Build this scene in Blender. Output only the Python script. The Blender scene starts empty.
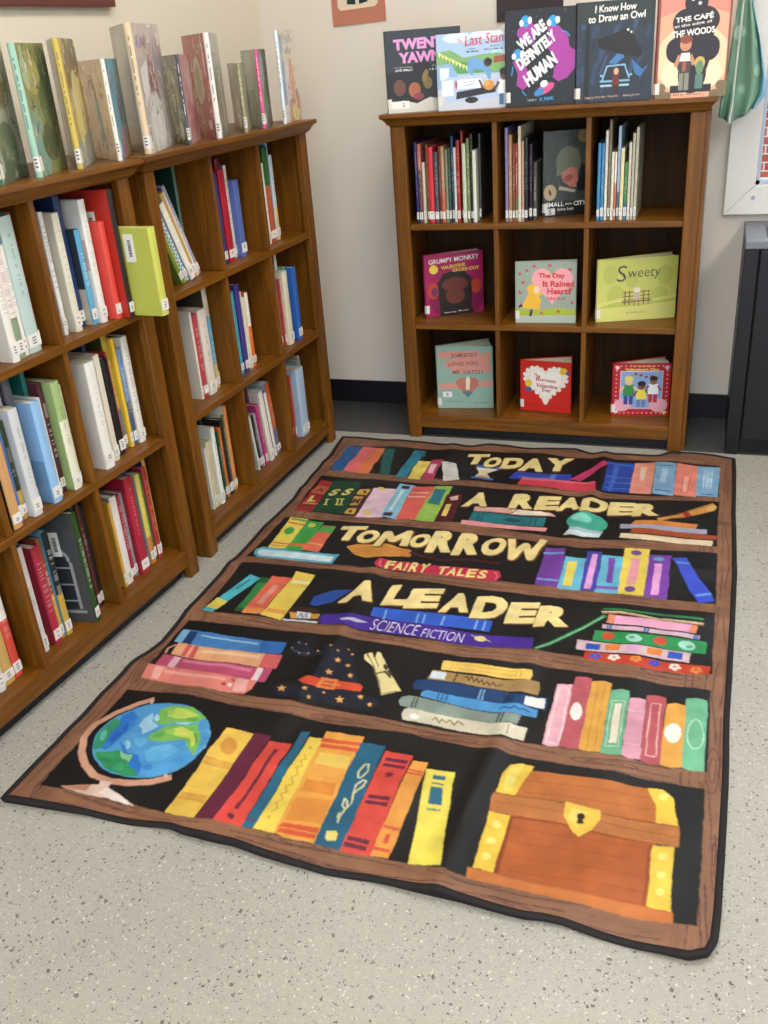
import bpy, math, random, json
import numpy as np
from mathutils import Vector, Matrix

# ----------------------------------------------------------------- data
# camera solved from the photograph
CAM = {'f': 933.67, 'R': [0.94648, 0.31505, -0.07006], 'U': [-0.08166, 0.44377, 0.89241], 'F': [-0.31225, 0.83893, -0.44575], 'C': [0.9801, -2.9646, 1.2594]}
L2F = (-0.2969, -0.9612, 87.826)
L1F = (-0.3609, -1.9302, 85.713)
RUGF = (-0.2319, -0.0484, -0.00635)
PBD = (0.836, 1.401)
GLOBE = [201, 1652, 92]
LCOL = (1.0, .965, .90)
LSTR = 10.6
WCOL = (.74, .87, 1.0)
WSTR = 1.9
EXPO = 0.46
# rug outline in millimetres
OUT = {"left":[[-11,4],[9,172],[9,341],[20,519],[16,651],[12,760],[14,1030],[12,1192],[25,1326],[3,1444],[-6,1535],[1,1712],[2,1816],[2,1876]],"bottom":[[10,1882],[91,1877],[187,1870],[295,1866],[365,1859],[396,1865],[452,1867],[500,1866],[559,1874],[615,1878],[684,1879],[757,1873],[817,1875],[861,1876],[918,1876],[983,1880],[1024,1881],[1051,1876],[1080,1875],[1137,1882],[1196,1886],[1276,1888],[1302,1874]],"right":[[1328,-19],[1330,109],[1330,372],[1335,708],[1329,1039],[1323,1300],[1323,1501],[1319,1673],[1315,1796],[1311,1852],[1302,1874]],"top":[[-7,4],[135,5],[245,7],[360,11],[474,15],[531,-12],[603,-10],[674,1],[773,-11],[827,-20],[882,10],[988,1],[1098,-5],[1134,-40],[1190,-45],[1264,-36],[1325,-22]]}
# rug print in millimetres: P polygon, L stroke, T lettering
ART = [["P","151415",56,79,373,59,715,41,820,54,1101,40,1284,48,1285,282,1063,306,932,305,731,298,504,293,302,289,56,295],
["P","151415",43,341,514,332,768,331,951,347,1122,326,1286,309,1286,585,1088,590,896,611,760,599,581,584,436,590,257,593,60,598],
["P","151415",54,647,218,632,428,630,619,639,825,646,904,662,1092,635,1288,620,1290,877,1065,873,816,877,507,880,292,880,42,893],
["P","151415",54,934,309,908,537,921,757,927,966,920,1070,919,1289,922,1288,1166,1096,1167,1002,1162,901,1163,734,1172,535,1173,406,1167,273,1170,54,1176],
["P","151415",43,1219,203,1215,335,1212,512,1208,674,1214,745,1214,995,1215,1055,1218,1288,1216,1288,1470,1180,1475,1056,1463,955,1470,910,1475,662,1471,557,1466,335,1465,56,1467],
["P","151415",48,1508,203,1497,472,1505,572,1509,716,1499,843,1510,1044,1513,1188,1515,1286,1516,1284,1830,1182,1833,1037,1829,906,1830,813,1824,745,1824,637,1827,497,1824,334,1826,266,1820,55,1828],
["P","1f5f9e",43,90,101,80,104,294,59,293],
["P","ee6f72",101,80,156,85,156,295,104,294],
["P","f07f45",152,85,188,90,195,296,153,296],
["P","1f5f5c",181,92,220,91,265,295,234,296],
["P","2089a3",288,77,329,78,326,308,291,305],
["P","156f88",288,77,299,72,340,113,336,129],
["P","f2dc5e",327,162,377,161,373,307,334,307],
["P","c33f66",370,147,410,143,417,306,378,304],
["P","f0c6cf",377,183,399,185,405,259,386,255],
["P","e9e7e0",408,163,460,169,501,287,454,304],
["L","8f8f96",2,420,176,459,177],
["L","8f8f96",2,426,195,464,196],
["L","8f8f96",2,445,264,482,264],
["L","8f8f96",2,450,282,487,282],
["P","3f74c0",532,164,616,182,615,206,531,187],
["P","f1ead2",533,186,610,202,580,240,602,273,543,270,554,235],
["P","e3b75a",552,250,581,247,598,270,546,270],
["P","3f74c0",535,260,608,268,607,282,533,272],
["P","2a48b6",666,202,843,189,844,246,656,256],
["P","5a83e0",779,194,797,194,797,248,779,246],
["L","5a83e0",5,679,235,773,230],
["P","e03c56",694,238,923,237,932,307,690,290],
["P","f06a80",694,238,923,237,925,251,697,255],
["P","c9356f",929,79,948,94,876,232,840,224],
["P","2147ad",944,73,1027,68,1028,291,948,290],
["L","4f7fe0",5,941,83,1021,87],
["L","4f7fe0",5,948,181,1026,183],
["L","4f7fe0",5,951,221,1028,224],
["L","4f7fe0",5,954,265,1030,267],
["P","3c68d0",964,79,981,78,979,288,967,288],
["P","f29a83",1027,64,1089,49,1093,291,1029,291],
["P","f5cdb8",1046,89,1065,90,1065,201,1052,199],
["P","7fb0d6",1089,44,1153,56,1157,294,1096,286],
["L","2d4f78",4,1100,78,1148,82],
["L","2d4f78",4,1103,260,1147,269],
["P","a8cde6",1112,106,1131,107,1130,210,1114,208],
["P","f08a76",1155,51,1218,62,1221,290,1157,286],
["P","f5b3a0",1182,150,1194,152,1193,261,1181,259],
["L","d5604f",2,1178,140,1199,141,1197,268,1178,267,1178,140],
["P","7fb4da",1218,64,1285,59,1281,282,1220,284],
["P","a9d0ea",1245,97,1258,97,1256,226,1243,225],
["L","e6f2fa",2,1240,88,1263,88,1260,233,1239,233,1240,88],
["L","2d4f78",4,1232,269,1269,271],
["P","a8262c",58,372,103,376,118,595,61,597],
["P","cf6a3c",63,410,108,415,112,474,64,470],
["T","8d3020","N",0.04,75,465,24,-5,0,-41],
["L","e3c25a",5,65,542,116,540],
["L","1f4a34",6,67,558,116,556],
["T","f0d870","L",0.04,72,530,26,-5,0,-43],
["P","17492f",99,365,197,359,216,586,119,594],
["T","e8da70","S",0.04,123,482,27,-5,0,-57],
["T","e8da70","S",0.04,165,475,26,-5,0,-58],
["L","e8da70",4,132,501,140,539],
["L","e8da70",3,125,502,139,502],
["L","e8da70",3,133,539,147,540],
["L","e8da70",4,166,494,175,533],
["L","e8da70",3,160,495,174,496],
["L","e8da70",3,168,533,182,533],
["L","e8da70",4,180,492,188,531],
["L","e8da70",3,173,493,187,493],
["L","e8da70",3,181,530,195,531],
["P","4b1f26",215,415,250,402,259,593,213,584],
["P","d3a93f",210,420,245,412,244,456,212,458],
["P","4b1f26",224,430,231,421,239,435,235,448],
["P","c8a04a",211,474,239,469,240,521,215,526],
["T","4b1f26","M",0.04,214,515,23,-4,0,-31],
["P","d3a93f",219,547,245,542,249,581,218,580],
["P","4b1f26",225,560,231,552,239,564,235,575],
["P","efc9dc",252,400,327,391,342,587,260,599],
["P","ecd36e",292,403,293,406,291,408,289,410,285,411,280,410,276,409,271,407,267,404,264,400,263,397,263,394,264,391,267,390,270,389,275,389,280,391,284,393,288,396,291,399],
["P","ecd36e",301,564,302,569,301,574,298,577,294,579,290,579,284,577,279,574,275,569,271,564,269,559,268,554,269,549,272,546,275,544,280,544,285,546,291,549,295,553,299,559],
["P","8cc7e3",322,351,375,355,391,593,333,577],
["P","4a1f33",334,363,361,362,361,385,335,383],
["P","4a1f33",337,551,365,550,366,574,339,573],
["L","d5eef8",8,346,396,351,535],
["P","ea6458",370,361,444,352,444,587,385,590],
["L","f4c9b8",6,378,408,434,407],
["L","f4c9b8",6,379,439,434,439],
["P","9dcb4f",442,348,495,343,502,587,443,587],
["P","2a7d8c",445,372,481,370,488,482,452,478],
["P","5c1a28",493,405,540,392,558,584,505,575],
["P","eac3b8",507,421,529,402,533,432,515,443],
["P","e8cf5e",508,470,524,465,529,547,514,546],
["P","f0a0a0",583,566,830,560,829,582,584,593],
["P","197a83",601,507,816,498,820,554,601,566],
["P","0f4f5e",747,531,747,535,744,539,740,541,734,543,727,544,720,543,713,541,708,539,704,535,702,531,702,527,705,523,709,520,716,518,722,518,730,518,736,520,742,523,746,527],
["L","0f4f5e",4,622,511,625,562],
["L","0f4f5e",4,633,511,636,562],
["L","0f4f5e",4,789,503,793,552],
["L","0f4f5e",4,774,504,777,551],
["P","f0b4a8",596,471,702,459,819,462,842,487,818,486,720,495,600,503],
["P","f5ecdc",709,467,796,458,827,477,719,491],
["L","8f3030",3,603,500,709,493,725,464],
["P","3bb49b",992,512,990,528,983,543,972,554,957,561,940,564,922,562,905,554,891,543,881,528,876,512,877,495,884,480,896,468,911,461,929,458,948,461,964,469,978,481,988,496],
["P","7fd9c3",945,492,944,498,941,504,935,509,927,512,918,513,909,512,900,509,893,504,888,498,886,492,887,485,890,479,896,475,904,472,914,471,923,472,931,475,939,479,943,485],
["P","dbe9ec",893,553,982,558,979,588,880,592],
["P","a9c8d6",890,544,984,549,982,565,895,566],
["P","d9812f",1066,475,1232,468,1228,494,1053,503],
["P","a7a7c0",1027,499,1258,490,1256,517,1027,526],
["P","b14e22",1063,519,1285,520,1284,547,1056,550],
["P","ecd8b4",1033,555,1276,555,1273,587,1031,582],
["P","d9973f",1121,462,1268,322,1281,342,1274,365,1131,478],
["L","8a5520",3,1131,455,1266,332],
["P","e8b565",1277,345,1277,350,1275,356,1273,361,1269,366,1266,369,1262,371,1258,371,1255,369,1252,365,1251,360,1251,355,1252,349,1255,344,1258,339,1262,336,1266,334,1270,334,1273,336,1276,340],
["P","a52a2a",1187,401,1201,384,1216,410,1199,428],
["P","edd94f",70,644,128,644,134,831,80,832],
["L","e46a3c",7,75,676,131,679],
["L","4fb04a",9,77,654,129,654],
["P","3fa63c",109,709,112,715,114,721,114,728,113,734,110,739,106,743,102,744,97,744,93,741,89,737,86,731,84,724,84,717,86,711,88,706,92,703,96,701,101,702,105,704],
["L","e0503c",6,82,798,136,800],
["L","e0503c",4,83,814,137,813],
["P","3fae4a",130,649,180,650,189,833,133,832],
["P","c9d84a",163,668,164,672,164,676,163,680,161,684,158,687,155,688,151,688,147,687,144,685,142,681,140,677,140,673,141,669,143,665,146,662,149,661,153,661,157,662,160,664],
["P","e07040",133,794,191,792,193,809,135,809],
["P","ee6b4f",184,668,227,668,236,830,184,829],
["P","4fb04a",185,674,227,668,231,714,183,714],
["L","f0b060",7,188,785,230,790],
["P","57b7cf",49,846,64,828,191,838,297,825,295,876,182,889,74,890,55,872],
["P","d3ecf3",61,844,195,846,286,839,287,868,177,878,75,880,62,863],
["P","e39a3a",301,778,326,759,402,747,460,760,480,763,497,791,472,799,420,824,378,829,337,815],
["L","b8682a",2,312,783,383,769,468,772],
["L","b8682a",2,319,791,387,780,470,777],
["L","b8682a",2,325,798,391,792,471,782],
["L","b8682a",2,331,806,395,803,473,787],
["L","b8682a",2,338,813,399,814,474,792],
["P","c4792c",458,760,489,765,495,798,469,800],
["L","4a171c",9,487,776,583,798,647,785,745,786],
["L","2d1f58",4,417,854,391,866,380,879],
["P","cf2449",418,832,490,826,618,832,750,825,761,850,754,879,631,883,489,875,425,876,412,855],
["L","f0a8b4",2,427,839,428,859,438,873],
["L","f0a8b4",2,741,833,752,852,748,871],
["T","f2e28a","F",0.035,445,876,22,-5,0,-44],
["T","f2e28a","A",0.035,469,875,24,-5,0,-42],
["T","f2e28a","I",0.035,498,872,5,-1,0,-41],
["T","f2e28a","R",0.035,512,877,24,-5,0,-52],
["T","f2e28a","Y",0.035,539,878,24,-5,0,-52],
["T","f2e28a","T",0.035,592,879,25,-5,0,-42],
["T","f2e28a","A",0.035,619,880,23,-5,0,-42],
["T","f2e28a","L",0.035,646,877,19,-3,0,-41],
["T","f2e28a","E",0.035,670,878,25,-5,0,-44],
["T","f2e28a","S",0.035,701,875,22,-4,0,-41],
["P","7a3fa8",848,675,902,677,912,875,852,874],
["L","6fa8e0",7,846,708,902,709],
["L","6fa8e0",7,854,844,907,845],
["P","63bcdc",908,724,962,722,969,874,910,876],
["P","f0dc50",917,744,942,738,942,857,921,859],
["P","4a48b4",959,678,999,673,1004,872,966,872],
["P","e8a8e0",974,694,989,694,991,861,974,862],
["P","63bcdc",1001,695,1058,692,1062,873,1003,875],
["P","7a4ab8",1019,707,1035,707,1041,822,1025,822],
["L","8a58c8",12,1003,849,1059,846],
["P","f4d84a",1053,636,1119,633,1121,874,1059,872],
["P","7a4a98",1099,658,1099,663,1097,667,1094,670,1090,672,1085,673,1081,672,1077,670,1073,667,1071,663,1070,659,1070,655,1072,651,1075,647,1079,645,1084,645,1089,645,1093,647,1096,650,1098,654],
["P","7a4a98",1100,846,1100,850,1098,854,1095,858,1092,860,1087,861,1083,861,1079,859,1076,855,1074,851,1073,847,1073,842,1075,838,1078,834,1082,832,1086,831,1090,831,1094,833,1097,837,1100,841],
["P","f0a0b0",1076,692,1100,693,1096,824,1075,826],
["P","8040b4",1119,661,1174,659,1177,876,1122,874],
["P","58b8d4",1158,685,1158,690,1156,693,1153,697,1149,699,1144,699,1140,699,1136,697,1133,694,1130,690,1130,686,1130,682,1132,678,1135,675,1139,673,1144,672,1148,672,1152,674,1155,677,1158,681],
["P","f0a8e4",1136,718,1155,714,1155,859,1137,863],
["P","3a50d8",1176,671,1212,661,1230,721,1265,792,1287,862,1252,880,1233,834,1202,741],
["L","60a0f0",10,1188,696,1222,695],
["L","60a0f0",10,1242,843,1277,827],
["P","48bccb",100,985,136,994,99,1120,86,1176,54,1173],
["P","ecd858",66,1107,101,1119,92,1162,57,1156],
["L","1f6a78",5,110,1008,94,1059],
["P","2f8f4a",136,988,166,987,169,1157,140,1159],
["P","1f6030",136,988,166,987,165,1011,137,1014],
["P","1f6030",139,1141,169,1139,169,1157,140,1159],
["P","ee6c50",162,977,218,976,215,1160,162,1162],
["P","f4a088",184,1015,200,1018,200,1118,181,1115],
["P","e89048",162,1135,221,1138,219,1162,165,1164],
["P","f2d24e",219,945,277,949,275,1170,218,1166],
["P","f6ecae",227,983,276,981,277,998,227,998],
["P","eaa040",223,1133,272,1128,275,1147,222,1148],
["P","2352ae",318,1085,314,1046,349,1008,398,993,385,1023,370,1061,337,1088],
["L","16387c",2,322,1082,359,1033,392,1001],
["P","3a2418",281,1120,292,1101,336,1097,360,1115,368,1157,298,1161],
["P","d9a03c",280,1130,363,1121,365,1146,295,1155],
["P","ece6dc",299,1122,336,1120,343,1148,308,1150],
["T","2a58b8","INK",0.02,308,1152,29,-7,0,-27],
["P","dcdce6",277,1161,372,1158,369,1166,279,1169],
["P","4a2aa0",371,1119,565,1102,729,1121,787,1117,795,1174,585,1165,382,1165,367,1145],
["P","4a2aa0",388,1123,496,1112,745,1121,896,1111,899,1164,733,1167,512,1157,405,1163],
["P","2a62d6",485,1066,589,1058,786,1059,788,1104,662,1111,487,1104],
["L","7fb2ee",4,518,1069,524,1110],
["L","7fb2ee",4,602,1067,607,1108],
["L","7fb2ee",4,619,1067,623,1107],
["L","7fb2ee",4,668,1065,671,1106],
["L","7fb2ee",4,749,1064,751,1103],
["L","7fb2ee",4,769,1063,771,1103],
["T","e8e2f4","SCIENCE",-0.012,504,1158,119,4,0,-45],
["T","e8e2f4","FICTION",-0.012,635,1165,101,-2,0,-36],
["P","c9c0d8",420,1137,440,1133,459,1128,493,1132,464,1144,444,1143,428,1146],
["P","f0d880",788,1138,787,1141,786,1145,784,1147,780,1149,776,1149,772,1149,768,1147,765,1144,762,1141,761,1137,761,1134,763,1130,765,1128,769,1126,773,1126,777,1126,781,1128,784,1131,786,1134],
["L","d8c8a8",2,751,1128,773,1132,800,1147],
["L","1f8f54",9,906,1163,1042,980],
["L","8fd0a0",3,909,1159,1038,987],
["L","1f8a4c",6,1034,954,1074,950,1161,957,1265,958],
["L","d8c8a0",4,1032,967,1075,960,1162,974,1265,973],
["L","b88848",3,1033,972,1076,965,1163,979,1265,978],
["P","f0a8cc",1050,974,1252,983,1249,1013,1048,1007],
["P","e88a60",1050,974,1067,975,1067,1008,1048,1007],
["P","e88a60",1237,983,1252,983,1249,1013,1233,1011],
["P","d8b8c8",1041,1014,1259,1018,1257,1034,1041,1031],
["L","3868c0",4,1053,1015,1053,1032],
["L","3868c0",4,1060,1014,1059,1032],
["L","3868c0",4,1138,1016,1137,1033],
["L","3868c0",4,1145,1016,1144,1033],
["L","3868c0",4,1248,1018,1246,1035],
["L","3868c0",4,1254,1018,1252,1035],
["P","1f9a52",1026,1042,1275,1039,1274,1085,1244,1088,1025,1085],
["P","d0502c",1073,1060,1073,1065,1071,1070,1068,1074,1064,1076,1059,1077,1054,1077,1050,1075,1046,1072,1044,1067,1043,1062,1043,1057,1045,1052,1048,1048,1052,1046,1057,1045,1062,1045,1066,1047,1070,1051,1072,1055],
["P","d0502c",1190,1061,1190,1066,1187,1070,1184,1074,1180,1077,1175,1078,1170,1077,1165,1075,1161,1072,1159,1068,1158,1063,1159,1058,1161,1053,1164,1049,1169,1046,1174,1045,1179,1046,1183,1048,1187,1051,1189,1056],
["P","a8e4d4",1134,1064,1133,1069,1130,1073,1126,1076,1121,1078,1116,1078,1111,1077,1106,1074,1102,1070,1099,1065,1098,1060,1099,1055,1102,1051,1106,1048,1111,1046,1116,1046,1122,1047,1127,1050,1130,1054,1133,1059],
["P","a8e4d4",1251,1065,1250,1070,1247,1075,1243,1078,1238,1080,1232,1080,1226,1079,1221,1076,1218,1072,1215,1067,1214,1061,1216,1056,1218,1052,1223,1048,1228,1046,1234,1046,1239,1047,1244,1050,1248,1054,1250,1060],
["P","58b898",1118,1057,1117,1059,1117,1061,1115,1062,1114,1063,1112,1064,1110,1064,1108,1064,1107,1063,1105,1062,1105,1060,1105,1058,1106,1056,1107,1055,1109,1053,1111,1053,1113,1052,1114,1053,1116,1054,1117,1055],
["P","58b898",1245,1065,1244,1067,1243,1069,1242,1071,1240,1073,1238,1073,1235,1074,1233,1073,1232,1072,1230,1070,1230,1068,1230,1066,1231,1064,1233,1062,1235,1061,1237,1060,1239,1060,1241,1060,1243,1061,1244,1063],
["P","e0c0c8",992,1090,1243,1090,1241,1128,995,1131],
["P","2a58c8",1014,1100,1046,1097,1046,1122,1015,1123],
["P","f08c38",1057,1094,1090,1091,1088,1117,1058,1120],
["P","e8a8d8",1103,1093,1135,1093,1133,1118,1102,1118],
["P","f08c38",1150,1094,1182,1093,1179,1118,1148,1119],
["P","2a58c8",1194,1094,1227,1094,1225,1119,1192,1120],
["P","d2401e",1016,1134,1186,1139,1284,1131,1283,1167,1177,1180,1017,1172],
["P","3858d0",1055,1154,1054,1158,1052,1161,1048,1161,1045,1160,1044,1156,1044,1152,1047,1149,1050,1148,1053,1150],
["P","3858d0",1047,1162,1047,1166,1044,1169,1041,1169,1038,1168,1037,1164,1037,1160,1040,1157,1043,1157,1046,1158],
["P","3858d0",1038,1158,1038,1162,1035,1165,1032,1165,1029,1164,1028,1160,1028,1156,1031,1153,1034,1152,1037,1154],
["P","3858d0",1040,1147,1039,1151,1037,1154,1034,1154,1031,1153,1029,1149,1030,1145,1032,1142,1035,1141,1038,1143],
["P","3858d0",1050,1144,1050,1148,1047,1151,1044,1152,1041,1150,1039,1147,1040,1143,1042,1140,1046,1139,1049,1141],
["P","f2eee8",1096,1152,1095,1156,1093,1159,1089,1159,1086,1158,1085,1154,1086,1150,1088,1147,1091,1147,1094,1148],
["P","f2eee8",1088,1160,1088,1164,1085,1167,1082,1168,1079,1166,1078,1162,1078,1159,1081,1156,1084,1155,1087,1157],
["P","f2eee8",1079,1156,1079,1160,1076,1163,1073,1163,1070,1162,1069,1158,1069,1154,1072,1151,1075,1151,1078,1152],
["P","f2eee8",1081,1145,1081,1149,1078,1152,1075,1153,1072,1151,1071,1147,1071,1143,1074,1140,1077,1140,1080,1141],
["P","f2eee8",1091,1142,1091,1146,1088,1149,1085,1150,1082,1148,1081,1145,1081,1141,1084,1138,1087,1137,1090,1139],
["P","f0903c",1142,1150,1141,1154,1139,1156,1136,1157,1133,1156,1132,1152,1132,1148,1135,1145,1138,1144,1141,1146],
["P","f0903c",1135,1158,1134,1162,1132,1165,1129,1165,1126,1164,1124,1160,1125,1156,1127,1153,1131,1153,1133,1154],
["P","f0903c",1126,1154,1126,1158,1123,1160,1120,1161,1117,1160,1116,1156,1116,1152,1119,1149,1122,1148,1125,1150],
["P","f0903c",1128,1143,1128,1147,1125,1150,1122,1150,1119,1149,1118,1145,1118,1141,1121,1138,1124,1138,1127,1139],
["P","f0903c",1138,1140,1137,1144,1135,1147,1132,1148,1129,1146,1128,1143,1128,1139,1131,1136,1134,1135,1137,1137],
["P","2a50d0",1181,1153,1181,1157,1178,1160,1175,1161,1172,1159,1171,1156,1172,1152,1174,1149,1177,1148,1180,1150],
["P","2a50d0",1174,1162,1173,1165,1171,1168,1168,1169,1165,1167,1164,1164,1164,1160,1167,1157,1170,1156,1173,1158],
["P","2a50d0",1166,1157,1165,1161,1162,1164,1159,1165,1157,1163,1155,1160,1156,1156,1158,1153,1162,1152,1164,1154],
["P","2a50d0",1168,1147,1167,1151,1165,1154,1161,1154,1159,1153,1157,1149,1158,1145,1160,1142,1164,1142,1166,1143],
["P","2a50d0",1178,1144,1177,1148,1174,1151,1171,1152,1168,1150,1167,1147,1168,1143,1170,1140,1173,1139,1176,1141],
["P","f2eee8",1225,1154,1224,1158,1221,1161,1218,1161,1216,1160,1214,1156,1215,1153,1218,1150,1221,1149,1223,1151],
["P","f2eee8",1217,1162,1216,1166,1214,1169,1211,1169,1208,1168,1207,1164,1208,1161,1210,1158,1213,1157,1216,1159],
["P","f2eee8",1209,1158,1208,1162,1206,1165,1203,1165,1200,1164,1199,1160,1199,1156,1202,1154,1205,1153,1208,1155],
["P","f2eee8",1211,1147,1210,1151,1208,1154,1205,1155,1202,1153,1201,1150,1202,1146,1204,1143,1207,1142,1210,1144],
["P","f2eee8",1221,1145,1220,1149,1218,1152,1215,1152,1212,1151,1211,1147,1211,1143,1214,1140,1217,1140,1220,1141],
["P","f0903c",1268,1154,1268,1158,1265,1161,1262,1162,1259,1160,1258,1157,1259,1153,1262,1150,1265,1149,1267,1151],
["P","f0903c",1261,1162,1260,1166,1258,1169,1255,1170,1252,1168,1251,1165,1252,1161,1254,1158,1257,1157,1260,1159],
["P","f0903c",1253,1158,1252,1162,1250,1165,1246,1166,1244,1164,1243,1161,1244,1157,1246,1154,1249,1153,1252,1155],
["P","f0903c",1255,1148,1254,1151,1252,1154,1249,1155,1246,1153,1245,1150,1246,1146,1248,1143,1252,1143,1254,1144],
["P","f0903c",1265,1145,1264,1149,1262,1152,1259,1153,1256,1151,1255,1148,1256,1144,1258,1141,1261,1140,1264,1142],
["P","3f86c8",53,1261,135,1259,239,1262,332,1259,336,1305,240,1315,142,1319,59,1318],
["P","7fc0e4",53,1264,75,1263,83,1317,60,1317],
["P","1d3f78",73,1265,95,1264,103,1318,80,1317],
["P","2a6ab8",270,1261,332,1259,336,1305,280,1309],
["L","9fd0f0",5,109,1276,265,1277],
["P","eaa878",72,1319,165,1316,264,1312,343,1308,347,1357,264,1364,168,1367,77,1367],
["P","d05858",97,1319,109,1319,115,1364,103,1365],
["P","d05858",115,1318,128,1318,137,1365,123,1365],
["P","d86060",298,1310,343,1308,347,1357,305,1360],
["P","f0c8a0",141,1328,291,1319,291,1332,143,1338],
["L","e0a070",4,71,1329,59,1347,63,1366],
["P","c85078",61,1371,169,1369,266,1367,340,1359,346,1413,246,1421,148,1419,67,1418],
["P","f0c0d0",91,1372,109,1372,116,1417,99,1416],
["P","f4dce0",305,1361,319,1362,327,1413,311,1413],
["L","dc80a0",8,120,1381,295,1378],
["P","ea8478",52,1419,159,1416,244,1418,328,1412,329,1445,317,1464,258,1467,176,1469,58,1466],
["P","f4b0a4",73,1422,97,1422,98,1462,79,1461],
["P","f0b0a8",279,1417,309,1415,318,1458,289,1459],
["P","a83840",267,1445,267,1446,267,1448,267,1449,266,1450,264,1450,262,1451,261,1450,259,1450,257,1448,256,1447,256,1446,256,1444,257,1443,258,1442,259,1441,261,1441,263,1441,264,1442,266,1443],
["P","f4d8d0",281,1443,281,1445,281,1446,281,1448,280,1449,278,1450,277,1450,275,1449,273,1448,271,1447,270,1445,270,1444,270,1442,270,1441,271,1439,273,1439,275,1439,276,1439,278,1440,280,1441],
["P","a83840",280,1427,280,1428,280,1429,279,1430,279,1431,277,1431,276,1432,275,1431,273,1431,272,1430,271,1429,271,1428,271,1427,272,1426,273,1426,274,1425,275,1425,277,1425,278,1426,279,1426],
["L","f4a89c",8,102,1435,258,1433],
["P","1d2233",420,1249,442,1251,484,1245,506,1249,506,1273,542,1347,564,1368,576,1403,616,1410,624,1432,604,1450,541,1453,474,1449,403,1453,377,1438,370,1421,394,1407,422,1406,446,1369,443,1306,437,1270],
["P","1d2233",345,1261,356,1247,378,1249,406,1272,438,1279,436,1260,438,1290,419,1291,394,1301,364,1294,348,1279],
["L","5a5f70",2,356,1283,379,1288,400,1288],
["P","e25028",416,1389,430,1371,467,1378,515,1372,559,1371,569,1379,569,1397,531,1399,473,1407,438,1405],
["P","f08838",467,1371,508,1369,512,1407,470,1409],
["P","d85028",478,1380,502,1378,504,1399,476,1401],
["L","f0b060",3,472,1390,518,1387],
["P","ecae5c",474,1289,479,1295,485,1294,482,1299,486,1306,480,1303,476,1308,475,1301,469,1298,475,1296],
["P","ecae5c",505,1305,509,1310,515,1310,512,1314,516,1320,510,1318,507,1322,506,1316,501,1313,506,1311],
["P","ecae5c",471,1336,477,1343,485,1342,481,1349,486,1356,478,1353,474,1359,473,1350,465,1346,472,1344],
["P","ecae5c",524,1339,528,1345,534,1344,531,1349,535,1355,529,1352,526,1357,525,1350,519,1347,524,1346],
["P","ecae5c",389,1414,395,1422,403,1421,400,1428,406,1436,397,1433,392,1439,391,1430,382,1426,390,1424],
["P","ecae5c",444,1412,449,1418,455,1416,452,1422,456,1427,450,1425,447,1430,446,1423,439,1420,445,1418],
["P","ecae5c",465,1437,468,1442,472,1441,470,1445,473,1449,469,1447,466,1451,466,1446,461,1444,465,1442],
["P","ecae5c",530,1421,536,1429,544,1427,540,1434,545,1442,537,1439,533,1445,531,1436,523,1432,531,1430],
["P","ecae5c",573,1405,577,1410,583,1409,580,1414,583,1420,577,1418,574,1422,573,1416,567,1413,573,1411],
["P","ecae5c",602,1425,605,1430,610,1429,607,1434,611,1439,606,1437,603,1441,602,1435,597,1432,602,1431],
["P","ecae5c",491,1416,493,1419,496,1418,495,1421,497,1424,493,1423,492,1425,491,1422,488,1420,491,1419],
["P","ecae5c",500,1264,503,1267,506,1267,505,1270,507,1274,503,1272,501,1275,501,1271,497,1269,501,1268],
["P","ecae5c",440,1247,442,1250,446,1249,444,1252,446,1256,443,1254,441,1257,441,1253,437,1251,440,1250],
["P","ecae5c",463,1261,466,1264,469,1263,467,1266,470,1270,466,1268,464,1271,464,1267,461,1265,464,1264],
["P","ecae5c",485,1249,487,1251,490,1251,489,1253,491,1256,488,1255,486,1257,486,1254,483,1253,485,1252],
["P","ecae5c",417,1269,420,1272,422,1271,421,1274,423,1277,420,1276,419,1278,418,1275,415,1273,418,1272],
["P","a8a090",363,1251,363,1252,363,1253,363,1254,363,1254,362,1255,361,1255,360,1254,360,1254,359,1253,359,1252,358,1252,358,1251,359,1250,359,1249,360,1249,360,1249,361,1249,362,1250,363,1251],
["P","a8a090",356,1275,356,1276,356,1276,356,1277,356,1278,355,1278,354,1278,354,1278,353,1277,352,1277,352,1276,352,1275,352,1274,352,1273,352,1273,353,1273,354,1273,354,1273,355,1273,356,1274],
["P","a8a090",381,1289,381,1290,381,1291,381,1292,380,1292,380,1293,379,1293,378,1292,377,1292,377,1291,376,1290,376,1290,376,1289,376,1288,377,1288,377,1287,378,1287,379,1287,380,1288,380,1289],
["P","a8a090",401,1285,402,1285,402,1286,401,1287,401,1287,400,1288,400,1288,399,1288,398,1287,397,1286,397,1286,397,1285,397,1284,397,1283,397,1283,398,1282,399,1282,400,1283,400,1283,401,1284],
["P","a8a090",383,1255,383,1256,383,1256,383,1257,382,1258,382,1258,381,1258,380,1258,379,1257,379,1257,378,1256,378,1255,378,1254,378,1253,379,1253,379,1253,380,1253,381,1253,382,1253,382,1254],
["P","efdf9c",531,1265,535,1258,552,1281,537,1256,547,1252,562,1278,557,1246,567,1249,590,1286,617,1324,654,1370,617,1397,592,1348,566,1305,539,1284],
["L","6b5428",2,537,1263,558,1289,596,1351,616,1394],
["L","6b5428",2,548,1253,578,1302],
["L","6b5428",2,615,1394,638,1377,655,1373],
["L","4a3822",4,580,1327,595,1316,610,1311],
["P","4a3822",601,1308,600,1309,598,1308,596,1307,594,1305,591,1303,589,1300,588,1296,587,1293,586,1291,587,1289,588,1288,589,1288,592,1290,594,1292,596,1294,598,1297,600,1301,601,1304,601,1306],
["P","4a3822",617,1324,616,1324,614,1324,612,1323,610,1321,608,1319,606,1315,604,1312,603,1309,603,1307,603,1305,604,1304,606,1304,608,1306,610,1308,613,1310,615,1313,616,1316,617,1319,618,1322],
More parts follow.
